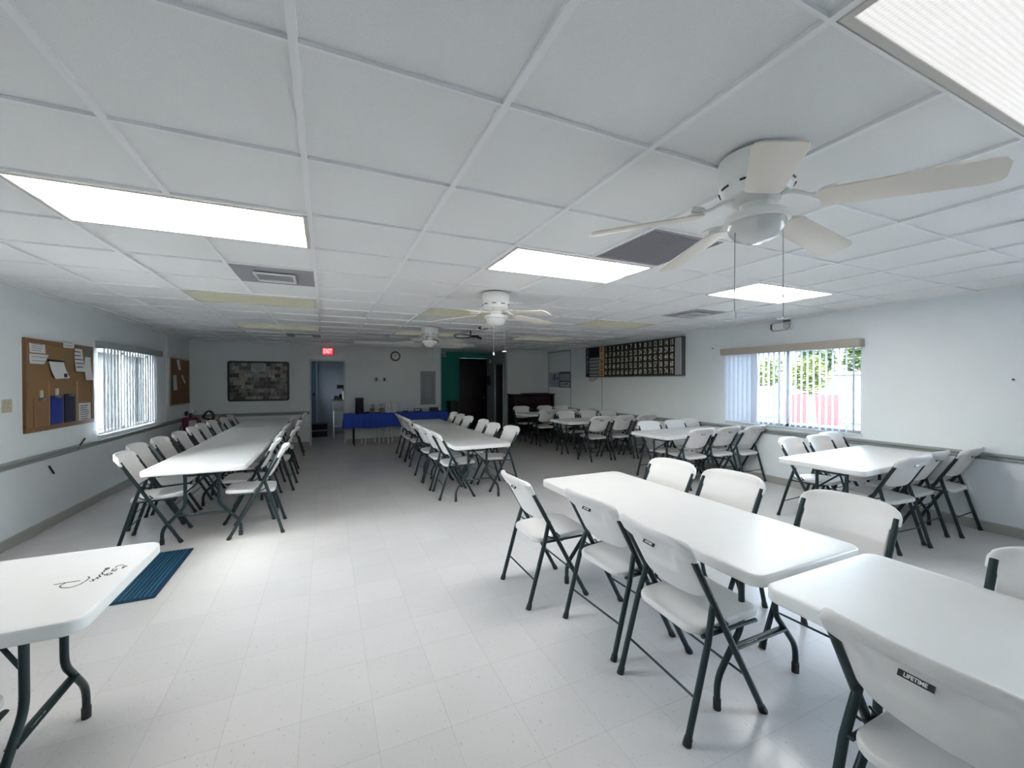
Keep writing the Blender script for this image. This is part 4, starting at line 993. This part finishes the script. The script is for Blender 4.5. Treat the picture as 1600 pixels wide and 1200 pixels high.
t = tag(empty('pool_fence',(16.2,9.5,-.06)), 'white picket pool fence with dark top rail outside the window', 'fence')
MB().box(-.03,.03,-6,6,.96,1.01).build('top_rail', mat('rail_dark',(.10,.11,.12),.5), t); FW = mat('fence_white',(.10,.10,.10),.6); MB().box(-.02,.02,-6,6,.14,.19).build('bottom_rail', FW, t)
for k in range(9): MB().box(-.03,.03,-6+1.5*k-.03,-6+1.5*k+.03,0,.96).build('post', FW, t)
pk = MB()
for k in range(110): pk.box(-.008,.008,-5.95+.108*k,-5.95+.108*k+.018,.19,.96)
o = pk.build('picket', FW, t, smooth=10); o['kind'] = 'stuff'
PINK = mat('pink_sling',(.065,.018,.021),.7)
def patio(x, y, rz, label):
    t = tag(empty('patio_chair',(x,y,-.06),rz), label, 'patio chair', 'pink patio chairs')
    DF = mat('dark_frame',(.07,.075,.08),.4)
    MB().add(*(lambda q:(q.v,q.f))(box(-.25,.25,-.006,.006,0,.80)), Mx(0,-.22,.46,rx=R(14))).build('back_sling', PINK, t)
    MB().box(-.25,.25,-.22,.30,.435,.45).build('seat_sling', PINK, t)
    for s in (-1,1):
        MB().tube([(s*.27,.32,0),(s*.27,.31,.44),(s*.27,-.22,.44),(s*.27,-.43,1.28)],.016,8).build('side_frame', DF, t)
        MB().tube([(s*.27,-.22,.44),(s*.27,-.40,0)],.016,8).build('leg', DF, t)
        MB().tube([(s*.29,.30,.44),(s*.29,.28,.66),(s*.29,-.28,.68)],.014,8).build('armrest', DF, t)
    MB().tube([(-.27,-.43,1.28),(.27,-.43,1.28)],.016,8).build('top_rail', DF, t)
patio(11.6,6.95,R(-62),'left pink sling patio chair outside the window')
patio(11.7,6.15,R(-75),'right pink sling patio chair outside the window')

# ------------------------------------------------------------------ light, camera, colour
wd = bpy.data.worlds.new('sky'); sc.world = wd; wd.use_nodes = True; nt = wd.node_tree
sky = nt.nodes.new('ShaderNodeTexSky'); sky.sky_type = 'NISHITA'; sky.sun_disc = False; sky.sun_elevation = R(52); sky.sun_rotation = R(250); sky.air_density = 1.0; sky.dust_density = 3.5
bg = nt.nodes['Background']; hz = nt.nodes.new('ShaderNodeHueSaturation'); hz.inputs['Saturation'].default_value = .55; nt.links.new(sky.outputs[0], hz.inputs['Color']); nt.links.new(hz.outputs[0], bg.inputs[0]); bg.inputs[1].default_value = 1.25
sun = bpy.data.lights.new('sun', 'SUN'); sun.energy = 1.2; sun.angle = R(.6); sun.color = (1,.96,.90)
so = bpy.data.objects.new('sun', sun); C.objects.link(so); so.rotation_euler = (R(35), 0, R(-65))

cam = bpy.data.cameras.new('camera'); co_ = bpy.data.objects.new('camera', cam); C.objects.link(co_)
cam.sensor_fit = 'HORIZONTAL'; cam.sensor_width = 36; cam.lens = 36*642.08/1600; cam.clip_start = .02; cam.clip_end = 300
YAW, PITCH, ROLL = .4259, -.0076, .0021
co_.matrix_world = Matrix.Translation((0,0,H)) @ Matrix.Rotation(-YAW,4,'Z') @ Matrix.Rotation(PI/2+PITCH,4,'X') @ Matrix.Rotation(-ROLL,4,'Z')
sc.camera = co_
vs_ = sc.view_settings; vs_.view_transform = 'Standard'; vs_.look = 'None'; vs_.exposure = 2.35; vs_.gamma = 1; vs_.use_curve_mapping = False
